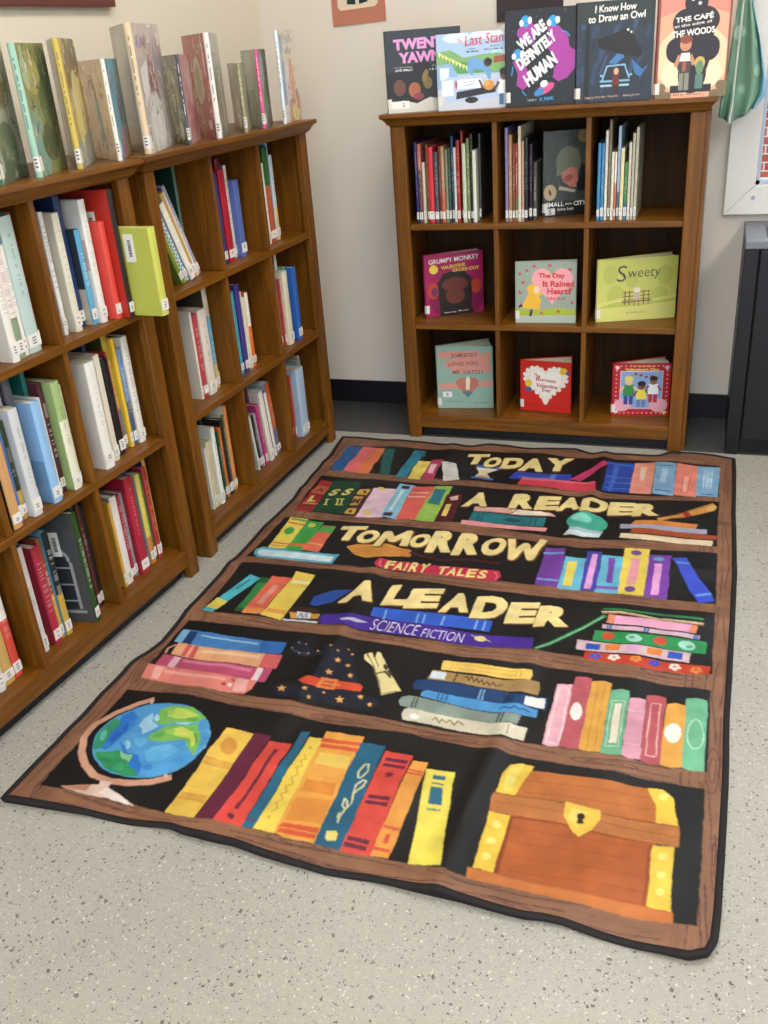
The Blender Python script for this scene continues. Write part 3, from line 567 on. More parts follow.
# books on the shelves: thickness mm, height, set-back, spine and side colours, look
CUBBIES = [
 ('B', 1, 1, 0.06, 0.268, 0, [(9, 0.245, 0.03, '2b2560', '2b2560', 'slim navy picture book', 'p'), (13, 0.24, 0.03, 'b5645a', 'a85a50', 'salmon pink picture book', 's'), (10, 0.185, 0.03, 'c9bfa8', 'c0b49c', 'short cream picture book', 'p'), (9, 0.235, 0.04, '7a5638', '7a5638', 'slim tan picture book', 'p'), (18, 0.23, 0.028, 'c8303a', 'c8303a', 'thick bright red picture book', 'p'), (14, 0.215, 0.03, '4a4a50', '4a4a50', 'charcoal book with white spine lettering', ''), (8, 0.23, 0.035, '7a3028', '7a3028', 'slim maroon picture book', 'p'), (12, 0.23, 0.03, 'a8845c', 'a8845c', 'tan book with green spine foot', 's'), (9, 0.22, 0.035, '7a8478', '7a8478', 'grey green picture book', 'p'), (9, 0.225, 0.035, '2f4a34', '2f4a34', 'dark green picture book', 'p'), (8, 0.258, 0.04, '24406e', '24406e', 'tall slim blue book', 'p'), (9, 0.225, 0.035, 'c8c4b4', 'c8c4b4', 'slim white patterned book', 'a'), (11, 0.245, 0.035, '9a2c2c', '9a2c2c', 'red picture book', 'p'), (8, 0.27, 0.05, '8a3024', '8a3024', 'tallest red brown book', 'p'), (12, 0.235, 0.03, 'c2ccb0', 'c2ccb0', 'pale green white book', 'a'), (10, 0.25, 0.035, '6e7e4c', '6e7e4c', 'olive green picture book', ''), (9, 0.262, 0.04, '2c2822', '2c2822', 'slim black picture book', 'p'), (12, 0.215, 0.03, 'dcdacc', 'dcdacc', 'plain white picture book', 'p'), (8, 0.26, 0.06, '3a3a34', '3a3a34', 'tall dark grey book', 'p')]),
 ('B', 1, 2, 0.35, 0.444, 0, [(10, 0.275, 0.03, '8474a4', '8474a4', 'tall lavender picture book', 'p'), (12, 0.255, 0.03, 'a07a50', 'a07a50', 'tan picture book', 'p'), (9, 0.23, 0.03, '7e4436', '7e4436', 'red brown picture book', 'p'), (8, 0.23, 0.03, '9c3c30', '9c3c30', 'slim rust red book', 's'), (10, 0.278, 0.03, 'd0cab0', 'd0cab0', 'tall cream picture book', 'p'), (9, 0.235, 0.03, 'b48c7a', 'b48c7a', 'dusty pink picture book', 'p'), (11, 0.245, 0.03, '1c1c20', '1c1c20', 'black book with white title', ''), (10, 0.225, 0.05, '2a1c30', '2a1c30', 'dark purple black book', 'p'), (12, 0.17, 0.06, '4c4844', '4c4844', 'short dark grey book', 'p')]),
 ('B', 1, 3, 0.63, 0.748, 0, [(10, 0.22, 0.03, '3f86b8', '3f86b8', 'short sky blue book', 'p'), (10, 0.22, 0.03, '3a7eb0', '3a7eb0', 'matching blue picture book', 'p'), (9, 0.255, 0.03, 'd6d2c6', 'd6d2c6', 'slim white picture book', 'a'), (9, 0.283, 0.035, '7a6c58', '7a6c58', 'tallest grey brown book', 'p'), (9, 0.195, 0.03, 'dad4c4', 'dad4c4', 'short white book', 'p'), (7, 0.195, 0.03, 'c86c34', 'c86c34', 'short orange book', 'w'), (9, 0.265, 0.035, '9cb4d0', '9cb4d0', 'tall pale blue book', 's'), (11, 0.205, 0.03, 'd8cfa4', 'd8cfa4', 'short cream book', 'a'), (10, 0.165, 0.03, '4a8048', '4a8048', 'shortest green book', 's'), (9, 0.22, 0.03, 'cac4b2', 'cac4b2', 'off-white picture book', 'a'), (9, 0.245, 0.03, 'b0ac9a', 'b0ac9a', 'grey white picture book', 'a'), (9, 0.26, 0.03, 'b4b09c', 'b4b09c', 'tall light grey book', 'p')]),
 ('F', 1, 1, 0.15, 0.276, 24, [(14, 0.15, 0.045, '6d8236', '5d7430', 'short olive green book leaning', 'p'), (8, 0.17, 0.05, 'c8c24a', 'b0aa40', 'thin yellow green book leaning', 'p'), (14, 0.2, 0.05, '3f8fb0', 'd8dce0', 'teal checked book leaning', 'c'), (20, 0.225, 0.045, 'e6e2d8', 'a89cae', 'white spined lilac book leaning', ''), (14, 0.25, 0.05, 'c09a52', 'b09068', 'gold spined book leaning', 'p'), (12, 0.25, 0.055, 'd8d4c8', 'c0b090', 'cream picture book leaning', 'p'), (14, 0.265, 0.06, '9a98b0', '4a4690', 'purple blue book leaning', 'h')]),
 ('F', 1, 1, 0.288, 0.302, 0, [(16, 0.285, 0.11, '5f7d70', '1e4638', 'dark green book standing upright', 'p')]),
 ('F', 1, 2, 0.375, 0.515, 0, [(12, 0.245, 0.05, 'dcd8d0', '2a3a66', 'white spined navy book', 'p'), (14, 0.245, 0.05, '2b3c74', '2b3c74', 'navy blue picture book', 'p'), (26, 0.25, 0.045, 'a81f34', '981c30', 'crimson red picture book', 'p'), (18, 0.275, 0.07, '7c1f2c', '6c1824', 'tall dark red book', 'p'), (12, 0.255, 0.06, 'c8c4be', '6a7090', 'grey white book', ''), (24, 0.212, 0.045, '5468a8', '5468a8', 'periwinkle blue book jutting out', 'pb')]),
 ('F', 1, 3, 0.665, 0.758, 0, [(16, 0.235, 0.05, 'e2e4de', 'd8dad4', 'plain white book', 'p'), (28, 0.278, 0.05, '2c6436', '1c4a2c', 'tall forest green book', 's'), (12, 0.285, 0.055, '8ab4cc', '7aa0bc', 'tall thin light blue book', 'p'), (16, 0.25, 0.055, 'c8ccd8', '3a4c8c', 'white and blue book', 's')]),
 ('F', 2, 1, 0.165, 0.3, 0, [(10, 0.245, 0.05, 'dcd6ca', 'd6d0c4', 'slim white book', 'p'), (22, 0.235, 0.05, 'b03c48', 'a83444', 'thick raspberry red book', 'pb'), (36, 0.24, 0.045, 'd8cfc4', 'cfc6b8', 'white covered book with brown lower half', 'hb'), (14, 0.215, 0.055, '54586c', '54586c', 'slate grey book', 'p'), (16, 0.205, 0.055, '5a9ab4', '4a88a8', 'blue book with yellow top', 's'), (22, 0.282, 0.07, 'd4cebc', '4c4638', 'tall dark sided white spined book', 'p')]),
 ('F', 2, 2, 0.372, 0.482, 0, [(10, 0.22, 0.045, 'd8dcd0', 'a8c0a0', 'thin white green book', 'p'), (16, 0.248, 0.045, '3f9ab0', '3890a8', 'teal picture book', 'p'), (22, 0.262, 0.04, '423a86', '3a3276', 'tall violet navy book', 'p'), (14, 0.235, 0.045, 'dad6d0', 'd0ccc6', 'white book with purple lettering', ''), (14, 0.215, 0.045, 'd8cca8', 'd0c4a0', 'cream picture book', 'p'), (16, 0.225, 0.045, 'd86a34', 'c86030', 'orange topped white book', 'w')]),
 ('F', 2, 3, 0.66, 0.775, 0, [(18, 0.26, 0.05, '8a94a0', '7a8894', 'grey picture book', 's'), (10, 0.215, 0.04, 'b04a4c', 'a84448', 'thin red book', 'p'), (34, 0.235, 0.03, 'd8d2bc', 'd2ccb4', 'thick cream book', 'p'), (18, 0.28, 0.07, 'dcdad2', '14181c', 'tall black sided book', 'p'), (8, 0.24, 0.05, '8ac0a8', '7ab49c', 'thin mint book', 'a'), (28, 0.235, 0.025, '2f62b0', '2c5ca8', 'bright blue book', 'p')]),
 ('F', 3, 1, 0.13, 0.285, 0, [(10, 0.19, 0.05, 'dedad0', 'd8d4c8', 'short thin white book', 'p'), (14, 0.205, 0.05, 'cfc6a8', 'c8c0a0', 'short cream book', 'p'), (14, 0.205, 0.05, 'c4ba98', 'bcb290', 'short beige book', 'p'), (20, 0.238, 0.045, 'e0e4de', 'd8dcd8', 'glossy white book', 'p'), (14, 0.285, 0.09, '2a4a3c', '16281f', 'tall black green book', 'p'), (12, 0.21, 0.05, '1e4c34', '1c4430', 'dark green book', 'p'), (12, 0.22, 0.05, 'cc7038', 'c06834', 'orange picture book', 'p'), (18, 0.24, 0.05, '2e221c', '281e18', 'dark brown book', 'p'), (16, 0.245, 0.055, '4c7a44', 'c8ccb8', 'leafy white green book', 's'), (18, 0.27, 0.055, 'd88a54', 'd8d8c8', 'white book with orange spine', 'p')]),
 ('F', 3, 2, 0.415, 0.574, 6, [(12, 0.185, 0.05, 'cfd4cc', 'b8c4b8', 'thin pale green book leaning', 'p'), (16, 0.185, 0.05, '26262a', '202024', 'short black book leaning', 'p'), (14, 0.185, 0.05, '9a98a8', '8c8c9c', 'short lilac grey book leaning', 'a'), (16, 0.21, 0.045, 'b03a74', 'a83470', 'magenta book leaning', 'p'), (14, 0.262, 0.08, '4a3054', '3a2444', 'tall dark purple book leaning', 'p'), (26, 0.242, 0.045, 'e4ded4', 'dcd0c8', 'thick white book leaning', 'pb'), (12, 0.245, 0.065, '8cb4c4', '7ca8bc', 'light blue book leaning', 'p'), (16, 0.225, 0.05, 'd8d8d4', '3c3c40', 'black and white checked book leaning', 'c'), (26, 0.25, 0.05, 'b8603c', '9cacbc', 'grey and orange illustrated book leaning', 's')]),
 ('F', 3, 3, 0.668, 0.8, 0, [(18, 0.268, 0.06, '7aa84a', '6a7a84', 'green and grey book', 's'), (8, 0.22, 0.05, 'b85040', 'a84838', 'thin red book', 'p'), (44, 0.235, 0.03, 'a8c0d8', '9ab4d0', 'thick pale blue book', 'pb'), (20, 0.25, 0.05, '8a9a94', '7c8c88', 'grey green book', 'p'), (12, 0.258, 0.06, 'b4a898', 'a89c8c', 'thin beige book', 'p')]),
 ('N', 1, 2, 0.452, 0.566, 0, [(18, 0.24, 0.02, 'e2dcd4', 'ddd6cc', 'white book at shelf front', 'p'), (20, 0.245, 0.025, 'e0d4d0', 'd8ccc8', 'pale pink white book', 's'), (12, 0.225, 0.03, 'e4e2dc', 'dedcd4', 'slim white book', 'p'), (32, 0.275, 0.03, 'b0c4c0', '8fa4a8', 'thick grey teal book', 'hb'), (14, 0.278, 0.045, 'a03838', '7c9498', 'thin red and teal book', 'p')]),
 ('N', 1, 3, 0.645, 0.822, 0, [(14, 0.262, 0.05, 'dcdad8', 'd4d4d8', 'white book with faint lettering', ''), (12, 0.28, 0.08, 'b8a4ac', 'a8a098', 'tall pink grey book', 's'), (22, 0.255, 0.04, 'd6d2c0', 'd0ccba', 'thick ivory book', 'p'), (12, 0.252, 0.055, '6a9cc0', '5c8cb0', 'blue checked book', 'c'), (22, 0.285, 0.06, '22386a', '22386a', 'tall navy blue book', 'p'), (18, 0.21, 0.04, '5aa0c4', '2e3440', 'short light blue and black book', 'h'), (22, 0.27, 0.03, 'dedcd8', 'd4d2ce', 'thick white speckled book', 'a'), (8, 0.25, 0.045, '5a62a0', '5a62a0', 'thin blue purple book', 'a'), (20, 0.218, 0.012, 'd84c44', 'd84a42', 'coral red book', 'pb'), (18, 0.283, -0.01, '241c1c', 'b02c22', 'tall black spined red book', 'pb')]),
 ('N', 1, 3, 0.824, 0.8515, 0, [(27, 0.198, -0.085, 'c2c45c', 'b7ba52', 'lime green book jutting far out', 'pbnJ')]),
 ('N', 2, 2, 0.325, 0.576, 0, [(14, 0.27, 0.06, '24242e', '2a2638', 'black navy book', 'p'), (28, 0.218, 0.018, 'c89a68', '26302a', 'tan spined dark green book', ''), (18, 0.238, 0.03, '4a6cb4', '4464ac', 'blue picture book', 'p'), (18, 0.22, 0.035, '2a3a24', '30423a', 'black and green illustrated book', 's'), (28, 0.24, 0.018, 'c8cacc', 'c0c4c8', 'grey white book with blue title', ''), (16, 0.285, 0.07, 'd8d0d4', 'a83850', 'tall pink and white book', 'p'), (24, 0.287, 0.06, '5a5e68', '3c4048', 'tall charcoal grey book', 'pb'), (28, 0.232, 0.02, '8cb8e0', '84aedc', 'light blue book', 'h'), (14, 0.232, 0.03, 'e0dad4', 'dcd6d0', 'white book with red lettering', 'a'), (14, 0.283, 0.07, '20706c', '1c6864', 'tall teal book', 'p'), (16, 0.255, 0.045, '4a2430', '5a2838', 'maroon book with white lettering', ''), (28, 0.252, 0.022, '9cb478', '94ac70', 'light green book', 'sb'), (12, 0.238, 0.03, 'e0dec8', 'dcdac4', 'slim cream book', 'p')]),
 ('N', 2, 3, 0.652, 0.842, 0, [(32, 0.258, 0.022, 'e2e0da', 'dad8d2', 'thick white book', 'pb'), (14, 0.252, 0.04, 'c0c8cc', 'a8b4bc', 'grey blue book', 'a'), (20, 0.262, 0.035, 'd6cebe', 'cfc6b6', 'cream picture book', 'p'), (14, 0.28, 0.08, '2a3660', '24305a', 'tall navy book', 'p'), (22, 0.242, 0.045, '1c1c1e', '18181a', 'thick black book', 'p'), (8, 0.252, 0.05, 'b8363c', 'a83036', 'thin red book', 'a'), (20, 0.29, 0.06, 'b09a34', '44421f', 'tall olive and yellow book', 's'), (12, 0.276, 0.05, 'e0bc3c', 'd8b438', 'yellow book', 'p'), (16, 0.247, 0.05, '6c8cbc', '9c94b8', 'blue and pink book', 's'), (24, 0.27, 0.045, 'dcdad2', 'd4d2ca', 'tall white book', 'p')]),
 ('N', 3, 1, 0.205, 0.282, 0, [(14, 0.25, 0.04, 'd0ccd4', 'c4c0cc', 'white and grey floral book', 'a'), (22, 0.26, 0.045, '4a4680', '443e78', 'purple book', 's'), (16, 0.265, 0.045, 'c8483c', 'c04438', 'orange red book', 'w')]),
 ('N', 3, 2, 0.343, 0.449, 0, [(12, 0.24, 0.05, 'e0d2c4', 'd8a890', 'white and orange book', 's'), (18, 0.268, 0.05, 'd8d4d4', '2f5ca8', 'blue book with red lettering', 'h'), (14, 0.285, 0.075, '7c7e80', '6c6e74', 'tall grey book', 'p'), (24, 0.25, 0.045, 'a82c40', 'a02a3e', 'raspberry red book', 'p'), (14, 0.26, 0.05, '8c4c30', '80442c', 'brown and orange book', 's'), (20, 0.268, 0.045, '1c2a30', '48a0c8', 'black spined light blue book', 's')]),
 ('N', 3, 2, 0.497, 0.519, 0, [(28, 0.287, 0.014, '244c20', '2c2e30', 'large black book with arched window cover', 'nAb')]),
 ('N', 3, 2, 0.5245, 0.576, 0, [(14, 0.27, 0.05, '18181a', '161618', 'slim black book', 'p'), (22, 0.29, 0.055, '3c3e40', '343638', 'tall dark grey book', 'p'), (18, 0.28, 0.05, '5c302c', '502a28', 'maroon brown book', 'p'), (14, 0.272, 0.05, '22242c', '1e2028', 'black blue book', 'p')]),
 ('N', 3, 3, 0.652, 0.836, 0, [(10, 0.235, 0.045, 'd0a040', 'c89838', 'thin yellow book', 'p'), (24, 0.242, 0.048, 'dcdad4', '7c7c84', 'silver illustrated book', 'a'), (14, 0.237, 0.05, '9c2c44', '94283e', 'maroon book', 'p'), (14, 0.235, 0.055, '8c9098', '80848c', 'silver grey book', 'a'), (28, 0.268, 0.042, 'a82438', '981f33', 'large maroon book', 'p'), (20, 0.29, 0.075, '2c3474', '20265c', 'tall navy purple book', 'p'), (18, 0.255, 0.052, 'd4c45c', '98a4a8', 'grey and yellow book', 's'), (10, 0.25, 0.055, '34743c', '306c38', 'slim green book', 'p'), (16, 0.26, 0.052, 'a03038', '982c34', 'red maroon book', 'p'), (12, 0.29, 0.06, 'dcae40', '1c2a60', 'tall yellow and navy book', 'p')]),
]
random.seed(7)
SC = bpy.context.scene
COL = SC.collection

# ----------------------------------------------------------------- colour helpers
def lin(c):
    return c / 12.92 if c <= .04045 else ((c + .055) / 1.055) ** 2.4
def hx(h):
    return tuple(lin(int(h[i:i+2], 16) / 255) for i in (0, 2, 4))

# ----------------------------------------------------------------- object helpers
def link(name, me, parent=None, mats=()):
    o = bpy.data.objects.new(name, me)
    COL.objects.link(o)
    if parent is not None:
        o.parent = parent
    for m in mats:
        me.materials.append(m)
    return o
def thing(name, label, cat, loc=(0, 0, 0), rotz=0, group=None):
    o = bpy.data.objects.new(name, None)
    COL.objects.link(o)
    o.empty_display_size = .05
    o.location = loc
    o.rotation_euler = (0, 0, rotz)
    o['label'] = label
    o['category'] = cat
    if group:
        o['group'] = group
    return o
def tag(o, label, cat, group=None):
    o['label'] = label
    o['category'] = cat
    if group:
        o['group'] = group
    return o

class MB:
    """collects vertices, faces and face colours"""
    def __init__(s):
        s.v = []; s.f = []; s.c = []
    def quad(s, a, b, c, d, col=None):
        n = len(s.v); s.v += [a, b, c, d]; s.f.append((n, n+1, n+2, n+3)); s.c.append(col)
    def poly(s, pts, col=None):
        n = len(s.v); s.v += list(pts); s.f.append(tuple(range(n, n+len(pts)))); s.c.append(col)
    def box(s, x0, x1, y0, y1, z0, z1, col=None):
        n = len(s.v)
        s.v += [(x0,y0,z0),(x1,y0,z0),(x1,y1,z0),(x0,y1,z0),(x0,y0,z1),(x1,y0,z1),(x1,y1,z1),(x0,y1,z1)]
        for q in ((0,3,2,1),(4,5,6,7),(0,1,5,4),(1,2,6,5),(2,3,7,6),(3,0,4,7)):
            s.f.append(tuple(n+k for k in q)); s.c.append(col)
    def prism(s, pts, ax0, ax1, fn, col=None):
        """closed 2-D outline pts extruded between ax0 and ax1; fn(p, a) -> xyz"""
        n = len(s.v); k = len(pts)
        s.v += [fn(p, ax0) for p in pts] + [fn(p, ax1) for p in pts]
        for i in range(k):
            j = (i+1) % k
            s.f.append((n+i, n+j, n+k+j, n+k+i)); s.c.append(col)
        s.f.append(tuple(n+i for i in reversed(range(k)))); s.c.append(col)
        s.f.append(tuple(n+k+i for i in range(k))); s.c.append(col)
    def grid(s, fn, nu, nv, colfn=None):
        n = len(s.v)
        for j in range(nv+1):
            for i in range(nu+1):
                s.v.append(fn(i/nu, j/nv))
        for j in range(nv):
            for i in range(nu):
                a = n + j*(nu+1) + i
                s.f.append((a, a+1, a+nu+2, a+nu+1)); s.c.append(colfn((i+.5)/nu, (j+.5)/nv) if colfn else None)
    def build(s, name, mat, parent=None, col=False, bevel=0, smooth=False):
        me = bpy.data.meshes.new(name)
        me.from_pydata(s.v, [], s.f)
        if col:
            at = me.color_attributes.new('Col', 'FLOAT_COLOR', 'CORNER')
            d = np.ones((len(me.loops), 4), np.float32)
            k = 0
            for f, c in zip(s.f, s.c):
                d[k:k+len(f), :3] = c
                k += len(f)
            at.data.foreach_set('color', d.ravel())
        if smooth:
            me.polygons.foreach_set('use_smooth', [True]*len(me.polygons))
        me.update()
        o = link(name, me, parent, [mat])
        if bevel:
            m = o.modifiers.new('bevel', 'BEVEL'); m.width = bevel; m.segments = 2; m.limit_method = 'ANGLE'
        return o

# ----------------------------------------------------------------- materials
def mat(name):
    m = bpy.data.materials.new(name); m.use_nodes = True
    nt = m.node_tree
    return m, nt, nt.nodes['Principled BSDF']
def flat(name, col, rough=.5, spec=.4, metal=0, bump=0, bscale=200, var=0):
    m, nt, b = mat(name)
    c = hx(col) if isinstance(col, str) else col
    b.inputs['Base Color'].default_value = (*c, 1)
    b.inputs['Roughness'].default_value = rough
    b.inputs['Specular IOR Level'].default_value = spec
    b.inputs['Metallic'].default_value = metal
    if bump or var:
        tc = nt.nodes.new('ShaderNodeTexCoord')
        nz = nt.nodes.new('ShaderNodeTexNoise'); nz.inputs['Scale'].default_value = bscale; nz.inputs['Detail'].default_value = 4
        nt.links.new(tc.outputs['Object'], nz.inputs['Vector'])
        if bump:
            bp = nt.nodes.new('ShaderNodeBump'); bp.inputs['Strength'].default_value = bump; bp.inputs['Distance'].default_value = .002
            nt.links.new(nz.outputs['Fac'], bp.inputs['Height']); nt.links.new(bp.outputs['Normal'], b.inputs['Normal'])
        if var:
            mx = nt.nodes.new('ShaderNodeMix'); mx.data_type = 'RGBA'
            mx.inputs[6].default_value = (*[x*(1-var) for x in c], 1); mx.inputs[7].default_value = (*[min(1, x*(1+var)) for x in c], 1)
            nt.links.new(nz.outputs['Fac'], mx.inputs[0]); nt.links.new(mx.outputs[2], b.inputs['Base Color'])
    return m
def wood(name, sc, c1, c2, c3, rough=.38, spec=.32):
    m, nt, b = mat(name)
    N = nt.nodes; K = nt.links
    tc = N.new('ShaderNodeTexCoord'); oi = N.new('ShaderNodeObjectInfo')
    ad = N.new('ShaderNodeVectorMath'); ad.operation = 'ADD'
    K.new(tc.outputs['Object'], ad.inputs[0]); 
    sm = N.new('ShaderNodeVectorMath'); sm.operation = 'SCALE'; sm.inputs['Scale'].default_value = 7
    cb = N.new('ShaderNodeCombineXYZ')
    for i in range(3): K.new(oi.outputs['Random'], cb.inputs[i])
    K.new(cb.outputs[0], sm.inputs[0]); K.new(sm.outputs[0], ad.inputs[1])
    mp = N.new('ShaderNodeMapping'); mp.inputs['Scale'].default_value = sc
    K.new(ad.outputs[0], mp.inputs['Vector'])
    n1 = N.new('ShaderNodeTexNoise'); n1.inputs['Scale'].default_value = 1; n1.inputs['Detail'].default_value = 6; n1.inputs['Roughness'].default_value = .65; n1.inputs['Distortion'].default_value = .6
    K.new(mp.outputs[0], n1.inputs['Vector'])
    cr = N.new('ShaderNodeValToRGB')
    cr.color_ramp.elements[0].position = .3; cr.color_ramp.elements[0].color = (*hx(c1), 1)
    cr.color_ramp.elements[1].position = .72; cr.color_ramp.elements[1].color = (*hx(c3), 1)
    e = cr.color_ramp.elements.new(.5); e.color = (*hx(c2), 1)
    K.new(n1.outputs['Fac'], cr.inputs[0]); K.new(cr.outputs[0], b.inputs['Base Color'])
    b.inputs['Roughness'].default_value = rough
    b.inputs['Specular IOR Level'].default_value = spec
    bp = N.new('ShaderNodeBump'); bp.inputs['Strength'].default_value = .06; bp.inputs['Distance'].default_value = .001
    K.new(n1.outputs['Fac'], bp.inputs['Height']); K.new(bp.outputs['Normal'], b.inputs['Normal'])
    return m
def colmat(name, rough=.4, spec=.4, coat=0, cloth=False):
    m, nt, b = mat(name)
    at = nt.nodes.new('ShaderNodeAttribute'); at.attribute_name = 'Col'
    b.inputs['Roughness'].default_value = rough
    b.inputs['Specular IOR Level'].default_value = spec
    b.inputs['Coat Weight'].default_value = coat
    b.inputs['Coat Roughness'].default_value = .12
    src = at.outputs['Color']
    if cloth:
        tc = nt.nodes.new('ShaderNodeTexCoord')
        nz = nt.nodes.new('ShaderNodeTexNoise'); nz.inputs['Scale'].default_value = 22; nz.inputs['Detail'].default_value = 6
        nt.links.new(tc.outputs['Object'], nz.inputs['Vector'])
        rp = nt.nodes.new('ShaderNodeMapRange'); rp.inputs[1].default_value = .3; rp.inputs[2].default_value = .7; rp.inputs[3].default_value = .86; rp.inputs[4].default_value = 1.12
        nt.links.new(nz.outputs['Fac'], rp.inputs[0])
        mx = nt.nodes.new('ShaderNodeVectorMath'); mx.operation = 'SCALE'
        nt.links.new(src, mx.inputs[0]); nt.links.new(rp.outputs[0], mx.inputs['Scale'])
        src = mx.outputs[0]
        n2 = nt.nodes.new('ShaderNodeTexNoise'); n2.inputs['Scale'].default_value = 420; n2.inputs['Detail'].default_value = 2
        nt.links.new(tc.outputs['Object'], n2.inputs['Vector'])
        bp = nt.nodes.new('ShaderNodeBump'); bp.inputs['Strength'].default_value = .25; bp.inputs['Distance'].default_value = .001
        nt.links.new(n2.outputs['Fac'], bp.inputs['Height']); nt.links.new(bp.outputs['Normal'], b.inputs['Normal'])
    nt.links.new(src, b.inputs['Base Color'])
    return m

WV = wood('oak_upright', (55, 55, 3.2), '56320a', '6b410d', '835213')
WH = wood('oak_across', (3.2, 55, 55), '56320a', '6b410d', '835213')
WB = wood('oak_back_shaded', (40, 40, 3), '301c0a', '3e260d', '4a2e10', .6, .15)  # cubby shade put into a darker oak for the back panels
COVER = colmat('book_cover', .33, .45)
PLASTIC = colmat('jacketed_cover', .3, .5, .25)
PAGES = flat('paper_pages', 'd8cfb6', .8, .2, bump=.3, bscale=300, var=.08)
STICKER = colmat('paper_label', .6, .3)
RUGM = colmat('rug_print', .48, .3, cloth=True)
BIND = flat('black_binding', '1a1618', .75, .3, bump=.3, bscale=500)

# ----------------------------------------------------------------- small 2-D painter
_gl = {}
def glyph(s, bold):
    k = (s, bold)
    if k not in _gl:
        cu = bpy.data.curves.new('t', 'FONT'); cu.body = s; cu.offset = bold; cu.resolution_u = 3; cu.fill_mode = 'BOTH'
        o = bpy.data.objects.new('t', cu)
        me = o.to_mesh(); me.calc_loop_triangles()
        v = np.array([x.co[:2] for x in me.vertices]).reshape(-1, 2)
        t = np.array([x.vertices[:] for x in me.loop_triangles], int).reshape(-1, 3)
        o.to_mesh_clear(); bpy.data.objects.remove(o); bpy.data.curves.remove(cu)
        lo, hi = v.min(0), v.max(0)
        _gl[k] = ((v - lo) / np.maximum(hi - lo, 1e-6), t, (hi - lo))
    return _gl[k]
class Canvas:
    def __init__(s, w, h, res, col):
        s.w, s.h, s.res = w, h, res
        s.nx, s.ny = int(math.ceil(w*res)), int(math.ceil(h*res))
        s.a = np.empty((s.ny, s.nx, 3), np.float32); s.a[:] = hx(col)
    def mask(s, pts):
        P = np.asarray(pts, float) * s.res
        x0, y0 = np.floor(P.min(0)).astype(int); x1, y1 = np.ceil(P.max(0)).astype(int) + 1
        x0, y0 = max(x0, 0), max(y0, 0); x1, y1 = min(x1, s.nx), min(y1, s.ny)
        if x1 <= x0 or y1 <= y0: return None
        X, Y = np.meshgrid(np.arange(x0, x1) + .5, np.arange(y0, y1) + .5)
        ins = np.zeros(X.shape, bool)
        j = len(P) - 1
        for i in range(len(P)):
            xi, yi = P[i]; xj, yj = P[j]
            if yi != yj:
                ins ^= ((yi > Y) != (yj > Y)) & (X < (xj - xi) * (Y - yi) / (yj - yi) + xi)
            j = i
        return (slice(y0, y1), slice(x0, x1)), ins
    def poly(s, c, pts):
        m = s.mask(pts)
        if m: s.a[m[0]][m[1]] = hx(c)
    def ell(s, c, cx, cy, rx, ry, ang=0, n=28):
        t = math.radians(ang)
        s.poly(c, [(cx + rx*math.cos(a)*math.cos(t) - ry*math.sin(a)*math.sin(t), cy + rx*math.cos(a)*math.sin(t) + ry*math.sin(a)*math.cos(t)) for a in [2*math.pi*k/n for k in range(n)]])
    def rect(s, c, x0, y0, x1, y1):
        s.poly(c, [(x0, y0), (x1, y0), (x1, y1), (x0, y1)])
    def line(s, c, w, pts):
        for k, ((x0, y0), (x1, y1)) in enumerate(zip(pts, pts[1:])):
            d = math.hypot(x1-x0, y1-y0) or 1
            nx, ny = -(y1-y0)/d*w/2, (x1-x0)/d*w/2
            s.poly(c, [(x0+nx, y0+ny), (x1+nx, y1+ny), (x1-nx, y1-ny), (x0-nx, y0-ny)])
            if k: s.ell(c, x0, y0, w/2, w/2, n=8)
    def tri(s, c, v, t):
        for a in t: s.poly(c, v[a])
    def quadtext(s, c, txt, bold, o, U, V):
        g, t, _ = glyph(txt, bold)
        s.tri(c, np.array(o) + g[:, :1]*np.array(U) + g[:, 1:]*np.array(V), t)
    def text(s, c, txt, x, y, w, h, ang=0, bold=.02, slant=0):
        a = math.radians(ang)
        U = (w*math.cos(a), w*math.sin(a)); V = (-h*math.sin(a) + slant*h, h*math.cos(a))
        s.quadtext(c, txt, bold, (x, y), U, V)
    def heart(s, c, cx, cy, r, ang=0):
        t = math.radians(ang); pts = []
        for k in range(36):
            q = 2*math.pi*k/36
            x = 16*math.sin(q)**3/16; y = (13*math.cos(q) - 5*math.cos(2*q) - 2*math.cos(3*q) - math.cos(4*q))/16
            pts.append((cx + r*(x*math.cos(t) - y*math.sin(t)), cy + r*(x*math.sin(t) + y*math.cos(t))))
        s.poly(c, pts)
    def wash(s, amt, scale, seed):
        """watercolour-like unevenness of the pigment"""
        r = np.random.RandomState(seed)
        n = np.zeros((s.ny, s.nx), np.float32)
        for o in (1, 2, 4):
            g = r.rand(max(2, int(s.h/scale*o)) + 2, max(2, int(s.w/scale*o)) + 2).astype(np.float32)
            yy = np.linspace(0, g.shape[0]-1.001, s.ny); xx = np.linspace(0, g.shape[1]-1.001, s.nx)
            iy = yy.astype(int); ix = xx.astype(int); fy = (yy-iy)[:, None]; fx = (xx-ix)[None]
            n += (g[iy][:, ix]*(1-fy)*(1-fx) + g[iy+1][:, ix]*fy*(1-fx) + g[iy][:, ix+1]*(1-fy)*fx + g[iy+1][:, ix+1]*fy*fx)/o
        n = n/1.75*2 - 1
        s.a *= (1 + amt*n)[..., None]
        np.clip(s.a, 0, 1, out=s.a)
    def sample(s, X, Y, box=2):
        """box-filtered lookup at mm positions"""
        acc = 0
        offs = (np.arange(box) + .5)/box - .5
        for dx in offs:
            for dy in offs:
                ix = np.clip((X*s.res + dx*box).astype(int), 0, s.nx-1); iy = np.clip((Y*s.res + dy*box).astype(int), 0, s.ny-1)
                acc = acc + s.a[iy, ix]
        return acc/(box*box)
